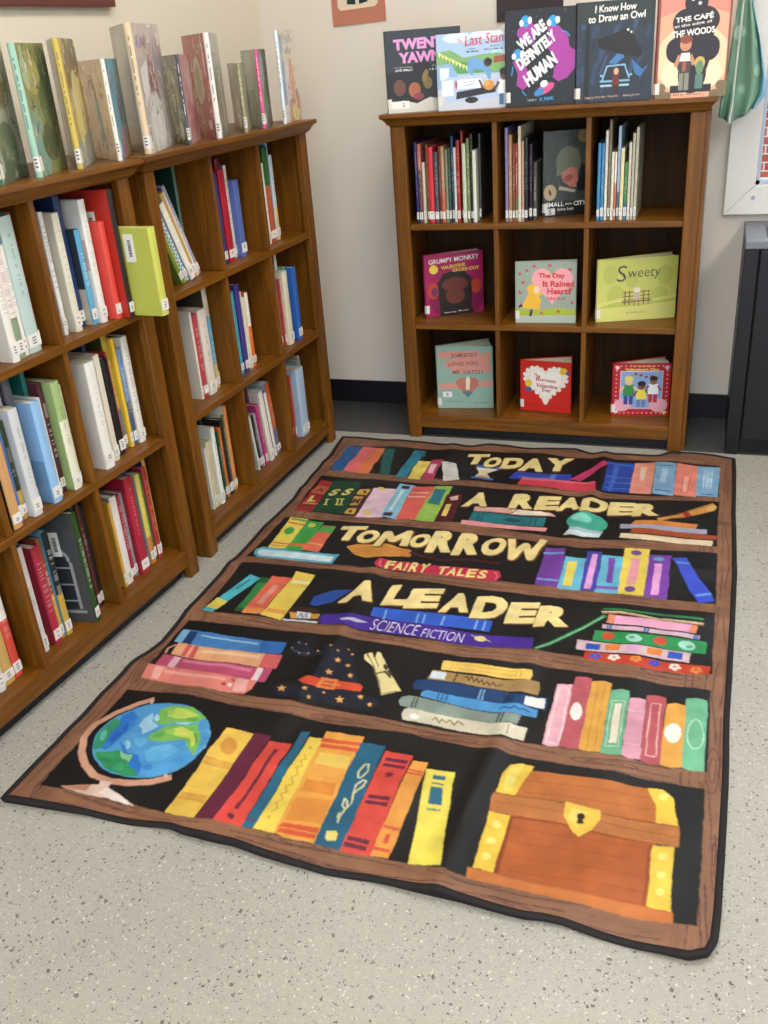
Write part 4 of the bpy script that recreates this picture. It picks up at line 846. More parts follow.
def point_grid(name, P, C, material, parent):
    """(ny,nx,3) points + colours -> one smooth grid mesh with a colour attribute"""
    ny, nx = P.shape[:2]
    me = bpy.data.meshes.new(name)
    nf = (ny-1)*(nx-1)
    me.vertices.add(ny*nx); me.vertices.foreach_set('co', P.astype(np.float32).ravel())
    i = (np.arange(ny-1)[:, None]*nx + np.arange(nx-1)[None]).ravel()
    f = np.stack([i, i+1, i+nx+1, i+nx], 1)
    me.loops.add(nf*4); me.loops.foreach_set('vertex_index', f.ravel().astype(np.int32))
    me.polygons.add(nf); me.polygons.foreach_set('loop_start', np.arange(nf, dtype=np.int32)*4)
    me.polygons.foreach_set('loop_total', np.full(nf, 4, np.int32)) if False else None
    me.update(calc_edges=True); me.validate()
    at = me.color_attributes.new('Col', 'FLOAT_COLOR', 'POINT')
    d = np.ones((ny*nx, 4), np.float32); d[:, :3] = C.reshape(-1, 3)
    at.data.foreach_set('color', d.ravel())
    me.polygons.foreach_set('use_smooth', [True]*nf)
    return link(name, me, parent, [material])

# ----------------------------------------------------------------- the room
YW = .327                       # back wall
def quadmesh(name, pts, m, kind='structure'):
    b = MB(); b.poly(pts); o = b.build(name, m); o['kind'] = kind; return o
def floor_mat():
    m, nt, b = mat('speckled_vinyl'); N = nt.nodes; K = nt.links
    tc = N.new('ShaderNodeTexCoord')
    base = N.new('ShaderNodeTexNoise'); base.inputs['Scale'].default_value = 2.5; base.inputs['Detail'].default_value = 5
    K.new(tc.outputs['Object'], base.inputs['Vector'])
    cr = N.new('ShaderNodeValToRGB'); cr.color_ramp.elements[0].position = .3; cr.color_ramp.elements[0].color = (*hx('96938b'), 1); cr.color_ramp.elements[1].position = .75; cr.color_ramp.elements[1].color = (*hx('a09d95'), 1)
    K.new(base.outputs['Fac'], cr.inputs[0])
    col = cr.outputs[0]
    for sc, thr, cut, c, off in ((150, .22, .72, '524f48', 0), (85, .2, .78, '5f5c54', 3.3), (130, .2, .76, 'bebcb5', 7.7), (230, .26, .7, '7d7a72', 11.1), (230, .26, .7, 'b0ada5', 15.1)):
        mp = N.new('ShaderNodeMapping'); mp.inputs['Location'].default_value = (off, off*.7, 0)
        K.new(tc.outputs['Object'], mp.inputs['Vector'])
        nz = N.new('ShaderNodeTexNoise'); nz.inputs['Scale'].default_value = sc*1.2; nz.inputs['Detail'].default_value = 1
        K.new(mp.outputs[0], nz.inputs['Vector'])
        mxv = N.new('ShaderNodeVectorMath'); mxv.operation = 'MULTIPLY_ADD'
        mxv.inputs[1].default_value = (.012,)*3
        K.new(nz.outputs['Color'], mxv.inputs[0]); K.new(mp.outputs[0], mxv.inputs[2])
        vo = N.new('ShaderNodeTexVoronoi'); vo.inputs['Scale'].default_value = sc
        K.new(mxv.outputs[0], vo.inputs['Vector'])
        lt = N.new('ShaderNodeMath'); lt.operation = 'LESS_THAN'; lt.inputs[1].default_value = thr*1.2
        K.new(vo.outputs['Distance'], lt.inputs[0])
        sp = N.new('ShaderNodeSeparateColor'); K.new(vo.outputs['Color'], sp.inputs[0])
        gt = N.new('ShaderNodeMath'); gt.operation = 'GREATER_THAN'; gt.inputs[1].default_value = cut; K.new(sp.outputs[0], gt.inputs[0])
        ml = N.new('ShaderNodeMath'); ml.operation = 'MULTIPLY'; K.new(lt.outputs[0], ml.inputs[0]); K.new(gt.outputs[0], ml.inputs[1])
        mx = N.new('ShaderNodeMix'); mx.data_type = 'RGBA'; mx.inputs[7].default_value = (*hx(c), 1)
        K.new(ml.outputs[0], mx.inputs[0]); K.new(col, mx.inputs[6]); col = mx.outputs[2]
    K.new(col, b.inputs['Base Color']); b.inputs['Roughness'].default_value = .42; b.inputs['Specular IOR Level'].default_value = .35
    return m
def strip_mat():
    m, nt, b = mat('dark_border_vinyl'); N = nt.nodes; K = nt.links
    tc = N.new('ShaderNodeTexCoord')
    vo = N.new('ShaderNodeTexVoronoi'); vo.inputs['Scale'].default_value = 75; K.new(tc.outputs['Object'], vo.inputs['Vector'])
    cr = N.new('ShaderNodeValToRGB'); cr.color_ramp.elements[0].position = .08; cr.color_ramp.elements[0].color = (*hx('6c6b68'), 1); cr.color_ramp.elements[1].position = .2; cr.color_ramp.elements[1].color = (*hx('3c3c3d'), 1)
    K.new(vo.outputs['Distance'], cr.inputs[0]); K.new(cr.outputs[0], b.inputs['Base Color'])
    bp = N.new('ShaderNodeBump'); bp.inputs['Strength'].default_value = .4; bp.inputs['Distance'].default_value = .002; K.new(vo.outputs['Distance'], bp.inputs['Height']); K.new(bp.outputs['Normal'], b.inputs['Normal'])
    b.inputs['Roughness'].default_value = .45
    return m
WALL = flat('painted_wall', 'dad1c5', .75, .25, bump=.12, bscale=160)
WALL2 = flat('painted_side_wall', 'd9d0be', .75, .25, bump=.12, bscale=160)
NAVY = flat('black_rubber_base', '14151c', .4, .4)
WHITE = flat('white_frame', 'd6d3ce', .35, .45)
cw = (-.5565, YW)                                  # room corner
la = math.radians(87)                              # the left wall runs a little out of square
lw = lambda d: (cw[0] - math.cos(la)*d, cw[1] - math.sin(la)*d)
b = MB(); b.box(-1.6, 4.2, -6.0, .45, -.1, 0); fl = b.build('floor', floor_mat()); fl['kind'] = 'structure'
b = MB(); b.box(-.553, 3.2, .012, YW, .0, .0016); o = b.build('trim_1', strip_mat()); o['kind'] = 'structure'
# back wall with the window opening (x 1.02..2.5, z .72..2.15)
WX0, WX1, WZ0, WZ1 = 1.03, 2.6, .735, 2.15
b = MB()
b.box(-.75, WX0, YW, YW+.12, 0, 2.75); b.box(WX1, 4.2, YW, YW+.12, 0, 2.75)
b.box(WX0, WX1, YW, YW+.12, 0, WZ0); b.box(WX0, WX1, YW, YW+.12, WZ1, 2.75)
o = b.build('wall_back', WALL); o['kind'] = 'structure'
b = MB()
p0, p1 = lw(0), lw(6.3)
nx, ny = -math.sin(la)*.12, math.cos(la)*.12
b.prism([p0, p1, (p1[0]+nx, p1[1]+ny), (p0[0]+nx, p0[1]+ny)], 0, 2.75, lambda q, z: (q[0], q[1], z))
o = b.build('wall_left', WALL2); o['kind'] = 'structure'
b = MB(); b.box(-1.6, 4.2, -6, .45, 2.75, 2.85); o = b.build('ceiling', flat('ceiling_tile', 'd8d6d0', .9, .1)); o['kind'] = 'structure'
b = MB(); b.box(-.556, 1.10, YW-.008, YW, 0, .090); o = b.build('baseboard_back', NAVY, bevel=.002); o['kind'] = 'structure'
b = MB(); p0, p1 = lw(.012), lw(6); nx, ny = math.sin(la)*.008, -math.cos(la)*.008
b.prism([p0, p1, (p1[0]+nx, p1[1]+ny), (p0[0]+nx, p0[1]+ny)], 0, .09, lambda q, z: (q[0], q[1], z)); o = b.build('baseboard_left', NAVY); o['kind'] = 'structure'
b = MB(); b.box(4.2, 4.32, -6, .45, 0, 2.75); o = b.build('added_wall_right', WALL); o['kind'] = 'structure'  # unseen wall added to block the daylight from the right
# wall joint below the window corner
b = MB(); b.box(.994, 1.0, YW-.0015, YW, .09, .70); o = b.build('trim_2', WALL); o['kind'] = 'structure'
# window: mitred white frame, sash, glass
wn = bpy.data.objects.new('window_1', None); COL.objects.link(wn); wn['kind'] = 'structure'; wn.location = (.996, YW, .70)
b = MB()
OW, OH, FW = 1.66, 1.5, .088
def mitre(bm, a, bb, c, d, y0, y1):
    bm.prism([a, bb, c, d], y0, y1, lambda q, y: (q[0], y, q[1]))
for q in ([(0,0),(OW,0),(OW-FW,FW),(FW,FW)], [(OW,0),(OW,OH),(OW-FW,OH-FW),(OW-FW,FW)], [(OW,OH),(0,OH),(FW,OH-FW),(OW-FW,OH-FW)], [(0,OH),(0,0),(FW,FW),(FW,OH-FW)]):
    mitre(b, *q, -.028, .0)
b.build('window_frame', WHITE, wn, bevel=.003)
b = MB()
for x0, x1, z0, z1 in ((FW-.02, FW+.012, FW-.02, OH-FW+.02), (OW-FW-.012, OW-FW+.02, FW-.02, OH-FW+.02), (FW, OW-FW, FW-.02, FW+.012), (FW, OW-FW, OH-FW-.012, OH-FW+.02)):
    b.box(x0, x1, .002, .06, z0, z1)
b.build('window_sash', flat('grey_sash', 'aab2c4', .4, .4), wn)
m, nt, bs = mat('window_glass'); bs.inputs['Base Color'].default_value = (1, 1, 1, 1); bs.inputs['Roughness'].default_value = 0; bs.inputs['Transmission Weight'].default_value = 1; bs.inputs['IOR'].default_value = 1.05
b = MB(); b.box(FW, OW-FW, .03, .034, FW, OH-FW); b.build('window_glass', m, wn)
b = MB(); b.ell = None
n = 12; b.prism([(.006*math.cos(2*math.pi*k/n), .006*math.sin(2*math.pi*k/n)) for k in range(n)], -.031, -.028, lambda q, y: (.085+q[0], y, .052+q[1])); b.build('frame_screw', flat('screw_steel', '9a9aa0', .3, .5, 1), wn)
# brick building outside
m, nt, bs = mat('outdoor_brick')
bk = nt.nodes.new('ShaderNodeTexBrick'); bk.inputs['Color1'].default_value = (*hx('a8503f'), 1); bk.inputs['Color2'].default_value = (*hx('8f3f34'), 1); bk.inputs['Mortar'].default_value = (*hx('c4b8ac'), 1); bk.inputs['Scale'].default_value = 4
tc = nt.nodes.new('ShaderNodeTexCoord'); mp = nt.nodes.new('ShaderNodeMapping'); mp.inputs['Rotation'].default_value = (math.pi/2, 0, 0); nt.links.new(tc.outputs['Object'], mp.inputs[0]); nt.links.new(mp.outputs[0], bk.inputs['Vector']); nt.links.new(bk.outputs['Color'], bs.inputs['Base Color']); bs.inputs['Roughness'].default_value = .9
bd = thing('brick_building', 'red brick building seen through the window at the right', 'building', (2.6, 5.2, -1.0))
b = MB(); b.box(-2.5, 3, 0, 1.2, 0, 2.2); b.build('brick_wall', m, bd)
b = MB(); b.box(-.9, -.2, -.03, .02, .9, 1.7); b.build('window_opening', WHITE, bd)
b = MB(); b.box(-2.6, 3.1, -.08, 1.3, 2.2, 2.35); b.build('roof_edge', WHITE, bd)
b = MB(); b.box(-6, 12, .46, 9, -1.2, -1.0); o = b.build('ground_outside', flat('pavement', 'a8a49c', .9)); o['kind'] = 'structure'

# ----------------------------------------------------------------- bookcases
H, HB, S1, S2, S0, RB = 1.07, 1.0334, .7366, .4113, .0837, .0376
DEP = .285
def bookcase(W, loc, yaw, label, lip=0):
    t = thing('bookcase', label, 'bookcase', loc, yaw)
    sw = .042; third = (W-2*sw)/3
    for x0, x1 in ((-lip, .022), (W-.022, W+lip)):
        b = MB(); b.box(x0, x1, .02, DEP, 0, HB-.0005); b.build('side_panel', WV, t, bevel=.001)
    for x0 in (0, W-sw):
        b = MB(); b.box(x0, x0+sw, -.001, .0195, 0, HB-.0005); b.build('front_stile', WV, t, bevel=.0025)
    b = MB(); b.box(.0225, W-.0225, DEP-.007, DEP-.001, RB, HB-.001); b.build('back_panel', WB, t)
    for z, th in ((S0, .018), (S1, .018), (S2, .018)):
        b = MB(); b.box(.0225, W-.0225, .0198, DEP-.0075, z-th, z); b.box(sw+.0003, W-sw-.0003, .003, .02, z-th, z); b.build('shelf', WH, t, bevel=.0015)
    b = MB(); b.box(sw+.0003, W-sw-.0003, .004, .0195, RB, S0-.0185); b.build('bottom_rail', WH, t, bevel=.0015)
    b = MB(); b.box(sw+.001, W-sw-.001, .030, .038, 0, RB-.0005); b.build('toe_shade_board', NAVY, t)  # dark toe board; stands in for plain floor shade under the back bookcase
    for zb, zt in ((S1, HB), (S2, S1-.018), (S0, S2-.018)):
        for k in (1, 2):
            xc = sw + third*k
            b = MB(); b.box(xc-.0075, xc+.0075, .006, DEP-.0075, zb+.0003, zt-.0005); b.build('divider', WV, t, bevel=.0012)
    # moulded top: board plus cove that steps in under it, on three sides
    b = MB()
    prof = [(.029, H), (.029, H-.010), (.0255, H-.0135), (.022, H-.0145), (.017, H-.020), (.0125, H-.027), (.0115, H-.031), (.006, H-.033), (.004, HB)]
    ring = []
    for oh, z in prof:
        ring.append([(-oh, -oh, z), (W+oh, -oh, z), (W+oh, DEP, z), (-oh, DEP, z)])
    for r0, r1 in zip(ring, ring[1:]):
        for i in range(4):
            j = (i+1) % 4
            b.poly([r1[i], r1[j], r0[j], r0[i]])
    b.poly(ring[0]); b.poly(list(reversed(ring[-1])))
    b.build('moulded_top', WH, t)
    return t
YB = 0.0
BC = bookcase(.927, (0, 0, 0), 0, 'bookcase against the back wall, its lower cubbies showing picture books face-out', .011)
L2 = bookcase(.900, (L2F[0], L2F[1], 0), math.radians(L2F[2]), 'bookcase along the left wall nearer the corner, behind the black wall base')
L1 = bookcase(.900, (L1F[0], L1F[1], 0), math.radians(L1F[2]), 'bookcase at left front, cut off by the left edge, lime book jutting out')
L2['label'] = 'bookcase on the left wall nearest the room corner, three cubbies wide'

# ----------------------------------------------------------------- books
def mixc(a, b_, t):
    return tuple(x*(1-t) + y*t for x, y in zip(a, b_))
def lum(c): return .2*c[0] + .7*c[1] + .1*c[2]
def label_mesh(t, hgt, y, name, parent, x0=0):
    """white shelf-mark sticker with a few dark lines, wrapped on a spine"""
    b = MB(); rs = random.Random(int(t*1e5)); rows = 9
    for k in range(rows):
        z0 = .012 + hgt*k/rows; z1 = .012 + hgt*(k+1)/rows
        for i in range(3):
            xa = x0 + .0004 + (t-.0008)*i/3; xb = x0 + .0004 + (t-.0008)*(i+1)/3
            dark = k in (2, 4, 6) and i == 1 and rs.random() < .75
            c = (.16, .16, .18) if dark else (.72, .70, .66)
            b.quad((xa, y-.0006, z0), (xb, y-.0006, z0), (xb, y-.0006, z1), (xa, y-.0006, z1), c)
    b.box(x0+.0004, x0+t-.0004, y-.0005, y+.0004, .012, .012+hgt, (.72, .70, .66))
    return b.build(name, STICKER, parent, col=True)
def barcode(parent, y0, z0, w=.026, h=.062, x=-.0006, rs=None):
    b = MB()
    b.box(x, x+.0005, y0, y0+w, z0, z0+h, (.80, .78, .72))
    rs = rs or random.Random(5); z = z0 + h*.2
    while z < z0 + h*.8:
        d = rs.choice((.0015, .0025, .004))
        b.quad((x-.0002, y0+w*.62, z), (x-.0002, y0+w*.28, z), (x-.0002, y0+w*.28, z+d*.6), (x-.0002, y0+w*.62, z+d*.6), (.03, .03, .03))
        z += d*.6 + .0012
    return b.build('barcode_label', STICKER, parent, col=True)
def spine_book(frame, zs, u, v, t, h, d, spine, side, lean, label, group, opts='', seed=0):
    rs = random.Random(seed)
    root = thing('picture_book', label, 'book', group=group)
    (ox, oy), yaw = frame
    x = ox + math.cos(yaw)*u - math.sin(yaw)*v; y = oy + math.sin(yaw)*u + math.cos(yaw)*v
    root.location = (x, y, zs + .0006)
    root.rotation_euler = (Matrix.Rotation(yaw + (math.radians(14) if 'A' in opts else 0), 3, 'Z') @ Matrix.Rotation(-lean, 3, 'Y')).to_euler()
    sc, dc = hx(spine), hx(side)
    acc = (.82, .80, .72) if lum(sc) < .35 else (.05, .05, .07)
    if 'a' in opts: acc = hx(rs.choice(('d04a30', '2a58a8', 'e0b030', '3a8a50', 'f0f0e8', 'c03a6a')))
    bd = .0022
    b = MB()
    # spine with its title: rows of colour
    tz0, tz1 = h*rs.uniform(.3, .42), h*rs.uniform(.72, .92)
    glyphs = [rs.random() < .55 for _ in range(60)]
    tcon = rs.choice((.25, .4, .55)) if 'p' not in opts else rs.choice((0, 0, .2, .35))
    split = rs.uniform(.3, .7)
    alt = mixc(sc, hx(rs.choice(('c8553a', '3a6a9a', 'd8b04a', '4a7a4a', 'ece6d8', '30303a'))), .75)
    def spc(i, j):
        z = j*h
        c = sc
        if 's' in opts and j < split: c = alt
        if 'w' in opts and j > .55: c = (.75, .73, .68)
        if abs(i-.5)*t < min(.0034, t*.24) and tz0 < z < tz1 and glyphs[int((z-tz0)/.0042) % 60] and int((z-tz0)/.0021) % 2: c = mixc(c, acc, tcon)
        if 'c' in opts and (int(i*3) + int(z/.006)) % 2: c = mixc(c, (.8, .8, .78), .8)
        return c
    bul = min(.0035, t*.2)
    def spf(i, j):
        a = (i-.5)*math.pi*.9
        return (t*.5 + t*.5*math.sin(a)/math.sin(math.pi*.45), -bul*(math.cos(a)-.156), j*h)
    b.grid(spf, 7, max(12, int(h/.0021)), spc)
    b.box(.0003, t-.0003, 0, .0022, 0, h, sc)
    # boards with cover picture areas
    px, pz, pr = rs.uniform(.3, .7), rs.uniform(.3, .65), rs.uniform(.18, .3)
    pc = mixc(dc, hx(rs.choice(('2c2c34', 'e8e0cc', 'c05a40', '4a78a0', '6a8a4a', 'd8b850'))), .55)
    def sdc(i, j):
        if 'p' in opts: return dc
        r = math.hypot((i-px)*1.1, (j-pz)*.9) + .05*math.sin(9*i+seed) + .05*math.sin(11*j+seed*2)
        if 'h' in opts and j < .42: return pc
        return pc if r < pr else dc
    b.box(0, bd, .0015, d, 0, h, dc); b.box(t-bd, t, .0015, d, 0, h, dc)
    if 'A' in opts:          # arched window drawn on the cover
        def arch(i, j):
            i = 1 - i; x = (i-.5)*d; z = j*h - h*.52
            r = math.hypot(x, max(z, 0))
            if -h*.4 < z and abs(r - .066) < .0035: return (.30, .30, .31)
            if r < .066 and -h*.4 < z: return (.30, .30, .31) if min(abs(z+.09), abs(z+.045), abs(z), abs(x)) < .0022 else (.025, .025, .028)
            if abs(z + h*.42) < .004 and abs(x) < .08: return (.30, .30, .31)
            return (.06, .062, .066)
        b.grid(lambda i, j: (-.0002, d - (d-.002)*i, h*j), int(d/.004), int(h/.004), arch)
    if 'n' not in opts:
        ni, nj = max(6, int(d/.016)), max(8, int(h/.016))
        b.grid(lambda i, j: (-.0002, d - (d-.002)*i, h*j), ni, nj, lambda i, j: sdc(1-i, j))
        b.grid(lambda i, j: (t+.0002, .002 + (d-.002)*i, h*j), ni, nj, sdc)
    cov = b.build('cover', COVER, root, col=True)
    b = MB(); b.box(bd, t-bd, .003, d-.004, .003, h-.003); b.build('pages', PAGES, root)
    if 'x' not in opts:
        label_mesh(t, rs.uniform(.020, .027), -bul*.85, 'spine_label', cov)
    if 'b' in opts:
        barcode(cov, .045 if 'y' not in opts else .02, h*.62)
    return root
def open_book(loc, yaw, w, h, ts, wedge, front, back, spine, label, group=None, material=None, res=.0016, lab=True, sheets=4, tilt=0):
    """book standing ajar: spine at the origin, front board along +X (art faces -Y), back board swung behind it"""
    root = thing('picture_book', label, 'book', loc, yaw, group)
    material = material or COVER
    bd = .0024
    wd = math.radians(wedge)
    PL = (-ts*math.sin(wd/2)*.6, ts*math.cos(wd/2))
    def Lp(s, off):      # point on the back board: s along it, off outward
        return (PL[0] + s*math.cos(wd) - off*math.sin(wd), PL[1] + s*math.sin(wd) + off*math.cos(wd))
    b = MB()
    fc = hx(spine)
    bc = hx(back) if isinstance(back, str) else (.5, .5, .5)
    b.box(0, w, 0, bd, 0, h, bc)
    q = [Lp(0, 0), Lp(w, 0), Lp(w, -bd), Lp(0, -bd)]
    b.prism(list(reversed(q)), 0, h, lambda p_, z: (p_[0], p_[1], z), bc)
    # rounded spine strip, with title marks
    nseg = 5; rs = random.Random(int(w*1e4) + int(h*1e5))
    acc = (.1, .1, .12) if lum(fc) > .35 else (.8, .78, .7)
    marks = [rs.random() < .6 for _ in range(80)]
    def spf(i, j):
        k = math.sin(i*math.pi)
        return (PL[0]*(1-i) - ts*.22*k, PL[1]*(1-i), j*h)
    b.grid(spf, nseg, int(h/.005), lambda i, j: mixc(fc, acc, .75) if (.3 < i < .7 and .35 < j < .9 and marks[int(j*h/.005) % 80]) else fc)
    b.grid(lambda i, j: (PL[0]*(i) + bd*.6 - ts*.12*math.sin(i*math.pi), PL[1]*i, j*h), nseg, 2, lambda i, j: fc)
    # printed board faces
    for art, fn in ((front, True), (back, False)):
        if isinstance(art, str): continue
        nx_, nz_ = int(w/res)+1, int(h/res)+1
        S, Z = np.meshgrid((np.arange(nx_)+.5)/nx_, (np.arange(nz_)+.5)/nz_)
        Cc = art.sample((S if fn else 1-S)*art.w, Z*art.h, 2)
        def gf(i, j):
            if fn: return (i*w, -.0004, j*h)
            q = Lp(w*(1-i), .0004); return (q[0], q[1], j*h)
        b.grid(gf, nx_, nz_, lambda i, j: tuple(float(k_) for k_ in Cc[int(j*nz_), int(i*nx_)]))
    cov = b.build('cover', material, root, col=True)
    # page halves and loose leaves between the boards
    b = MB(); ins = .005; hp = ts*.36
    b.box(.003, w-ins, bd+.0001, bd+hp*.9, .003, h-.003)
    q = [Lp(.003, -bd-.0001), Lp(w-ins, -bd-.0001), Lp(w-ins, -bd-hp*.8), Lp(.003, -bd-hp*.8)]
    b.prism(list(reversed(q)), .003, h-.003, lambda p_, z: (p_[0], p_[1], z))
    c0 = (PL[0]*.5, PL[1]*.5)
    if wedge > 9:
        for k in range(sheets):
            a = wd*(.3 + .45*(k+.5)/sheets); r0 = .012; r1 = w-ins-.001*k
            q = [(c0[0]+r*math.cos(a) - o_*math.sin(a), c0[1]+r*math.sin(a) + o_*math.cos(a)) for r, o_ in ((r0, 0), (r1, 0), (r1, .0004), (r0, .0004))]
            b.prism(q, .003, h-.003, lambda p_, z: (p_[0], p_[1], z))
    b.build('pages', PAGES, root)
    if lab:
        b = MB(); z0, z1 = .012, .040
        b.grid(lambda i, j: (PL[0]*(1-i)*.9 - ts*.22*math.sin(i*math.pi) - .0012, PL[1]*(.95-.9*i), z0 + (z1-z0)*j), 4, 8, lambda i, j: (.15, .15, .17) if (.25 < i < .75 and int(j*8) in (2, 4, 6)) else (.72, .70, .66))
        b.box(0.0, .012, -.0011, -.0006, z0, z1, (.72, .70, .66))
        b.build('spine_label', STICKER, cov, col=True)
    return root

FR = {'B': ((0, 0), 0.0), 'F': ((L2F[0], L2F[1]), math.radians(L2F[2])), 'N': ((L1F[0], L1F[1]), math.radians(L1F[2]))}
SH = {1: S1, 2: S2, 3: S0}
UNIT = {'B': 'back bookcase', 'F': 'far left bookcase', 'N': 'near left bookcase'}
ROWN = {1: 'top', 2: 'middle', 3: 'bottom'}
COLN = {1: 'left', 2: 'middle', 3: 'right'}
ORD = 'first second third fourth fifth sixth seventh eighth ninth tenth eleventh twelfth thirteenth fourteenth fifteenth sixteenth seventeenth eighteenth nineteenth'.split()
sd = 0; seen = {}
for unit, row, colm, u0, u1, lean, items in CUBBIES:
    tot = sum(i[0] for i in items)
    k = (u1-u0)*math.cos(math.radians(lean))/(tot*.001)
    u = u0
    rn = ROWN[row]; cn = COLN[colm]
    where = (rn + '-' + cn) if not (row == 2 and colm == 2) else 'centre'
    for n, (t, h, v, sp, si, desc, opts) in enumerate(items):
        sd += 1; seen[unit, row, colm] = seen.get((unit, row, colm), 0) + 1
        tt = t*.001*k
        ln = 0 if 'U' in opts else math.radians(lean)
        dep = min(.262 - v, random.Random(sd).uniform(.185, .235) if 'D' not in opts else .262 - v)
        if 'J' in opts: dep = .2
        spine_book(FR[unit], SH[row], u, v, tt - .0018, h, dep, sp, si, ln,
                   '%s, %s from left, %s cubby of %s' % (desc, ORD[seen[unit, row, colm]-1], where, UNIT[unit]),
                   'books in the %s cubby of the %s' % (where, UNIT[unit]), opts, sd)
        u += tt/math.cos(math.radians(lean))

# ----------------------------------------------------------------- picture-book covers
def cv(w, h, col): return Canvas(w, h, 1.3, col)
class Squeeze:
    """draws narrower about x"""
    def __init__(s, c, x, k): s.c, s.x, s.k = c, x, k
    def q(s, x): return s.x + (x - s.x)*s.k
    def rect(s, col, x0, y0, x1, y1): s.c.rect(col, s.q(x0), y0, s.q(x1), y1)
    def poly(s, col, pts): s.c.poly(col, [(s.q(x), y) for x, y in pts])
    def line(s, col, w, pts): s.c.line(col, w, [(s.q(x), y) for x, y in pts])
    def ell(s, col, x, y, rx, ry): s.c.ell(col, s.q(x), y, rx*(.5 + .5*s.k), ry*(.5 + .5*s.k))
def figure(c, x, y, s, skin, top, legs, hair, nw=1):
    """small standing person"""
    X = x; c = Squeeze(c, X, nw)
    c.rect(legs, x-.16*s, y, x-.02*s, y+.36*s); c.rect(legs, x+.02*s, y, x+.16*s, y+.36*s)
    c.poly(top, [(x-.2*s, y+.32*s), (x+.2*s, y+.32*s), (x+.17*s, y+.72*s), (x-.17*s, y+.72*s)])
    c.line(skin, .08*s, [(x-.17*s, y+.66*s), (x-.3*s, y+.45*s)]); c.line(skin, .08*s, [(x+.17*s, y+.66*s), (x+.3*s, y+.47*s)])
    c.ell(skin, x, y+.86*s, .14*s, .16*s); c.ell(hair, x, y+.95*s, .15*s, .1*s)

def scrawl(c, col, x, y, w, h):
    """print too small to read"""
    k = 0
    while k < w:
        d = rs0.uniform(.5, .9)*h
        c.rect(col, x+k, y, x+min(k+d, w), y+h*rs0.uniform(.6, 1))
        k += d + h*rs0.choice((.25, .25, .8))
rs0 = random.Random(21)
# pink-lettered night book
a = cv(228, 226, '2f3338')
a.poly('1c1714', [(0, 20), (0, 110), (60, 125), (115, 145), (150, 120), (228, 100), (228, 20)])
for x, y, r, c in ((38, 70, 19, '6a4234'), (84, 62, 18, 'a8603c'), (125, 80, 14, '7a6428')): a.ell(c, x, y, r, r*1.2)
a.ell('8c3848', 96, 44, 16, 10); a.ell('8a7438', 118, 100, 8, 18, -20)
a.poly('d4cfc4', [(0, 0), (0, 30), (50, 34), (90, 24), (130, 40), (180, 30), (228, 36), (228, 0)])
a.text('e79ad2', 'TWENTY', 26, 172, 178, 30, 1, .05); a.text('e79ad2', 'YAWNS', 40, 136, 150, 30, 1, .05)
scrawl(a, '9a9690', 24, 124, 56, 4); a.text('e4e2de', 'JANE SMILEY', 26, 114, 56, 7, 0, .02)
scrawl(a, '9a9690', 140, 124, 46, 4); scrawl(a, 'd4d2ce', 132, 114, 66, 6)
a.rect('eceae4', 4, 12, 66, 32); a.text('55555a', 'S', 44, 16, 8, 12)
# pale blue book with truck
b2 = cv(235, 208, 'a9c4e2')
b2.ell('d8e6f4', 60, 196, 40, 14); b2.ell('e8f0f8', 150, 200, 50, 12); b2.ell('c4d8ee', 200, 150, 40, 12)
b2.poly('7fb069', [(0, 100), (0, 160), (40, 165), (80, 142), (130, 148), (180, 150), (235, 135), (235, 96)])
b2.poly('5e9c58', [(40, 100), (70, 132), (120, 128), (140, 100)])
for k in range(9): b2.poly('f0e060' if k % 2 else 'eef4c8', [(4+k*10, 160-k*5), (14+k*10, 156-k*5), (8+k*10, 146-k*5)])
b2.poly('c8ccd8', [(0, 0), (0, 90), (235, 95), (235, 0)])
b2.poly('8fb4dc', [(0, 60), (0, 125), (40, 130), (60, 100), (60, 60)]); b2.poly('dfe6ee', [(8, 84), (34, 88), (36, 118), (8, 118)])
b2.poly('b8c8e0', [(20, 20), (30, 92), (190, 84), (190, 30)]); b2.rect('eef0f2', 12, 40, 46, 84); b2.rect('e8ecf2', 60, 58, 130, 84); b2.line('a8a8b4', 2, [(80, 66), (112, 70)]); b2.line('a8a8b4', 2, [(80, 74), (112, 78)])
b2.poly('2a2428', [(54, 30), (56, 50), (170, 62), (172, 44)]); b2.ell('2a2428', 100, 26, 20, 9)
b2.ell('c03030', 55, 70, 3, 12)
b2.poly('6fa0d4', [(88, 105), (92, 135), (112, 142), (140, 128), (160, 104), (158, 80), (150, 80), (140, 104), (108, 110), (104, 92)])
b2.ell('4a3024', 150, 126, 12, 12); b2.ell('2c1e18', 154, 128, 9, 8)
b2.line('6a4028', 6, [(124, 80), (132, 60), (146, 60)]); b2.ell('d8913c', 152, 64, 16, 14); b2.ell('e4a850', 146, 70, 8, 8)
b2.poly('a8543c', [(168, 140), (230, 144), (235, 128), (166, 122)])
figure(b2, 198, 8, 96, '6a4430', 'eef0ee', '3c6c94', '241a16')
b2.text('c8303c', 'The', 62, 182, 14, 12, 0, 0); b2.text('c8303c', 'Last Stand', 84, 172, 128, 28, 3, .01, .15)
scrawl(b2, '5c5870', 92, 163, 26, 3); scrawl(b2, '5c5870', 88, 155, 36, 5); scrawl(b2, '5c5870', 158, 167, 26, 3); scrawl(b2, '5c5870', 140, 158, 76, 5)
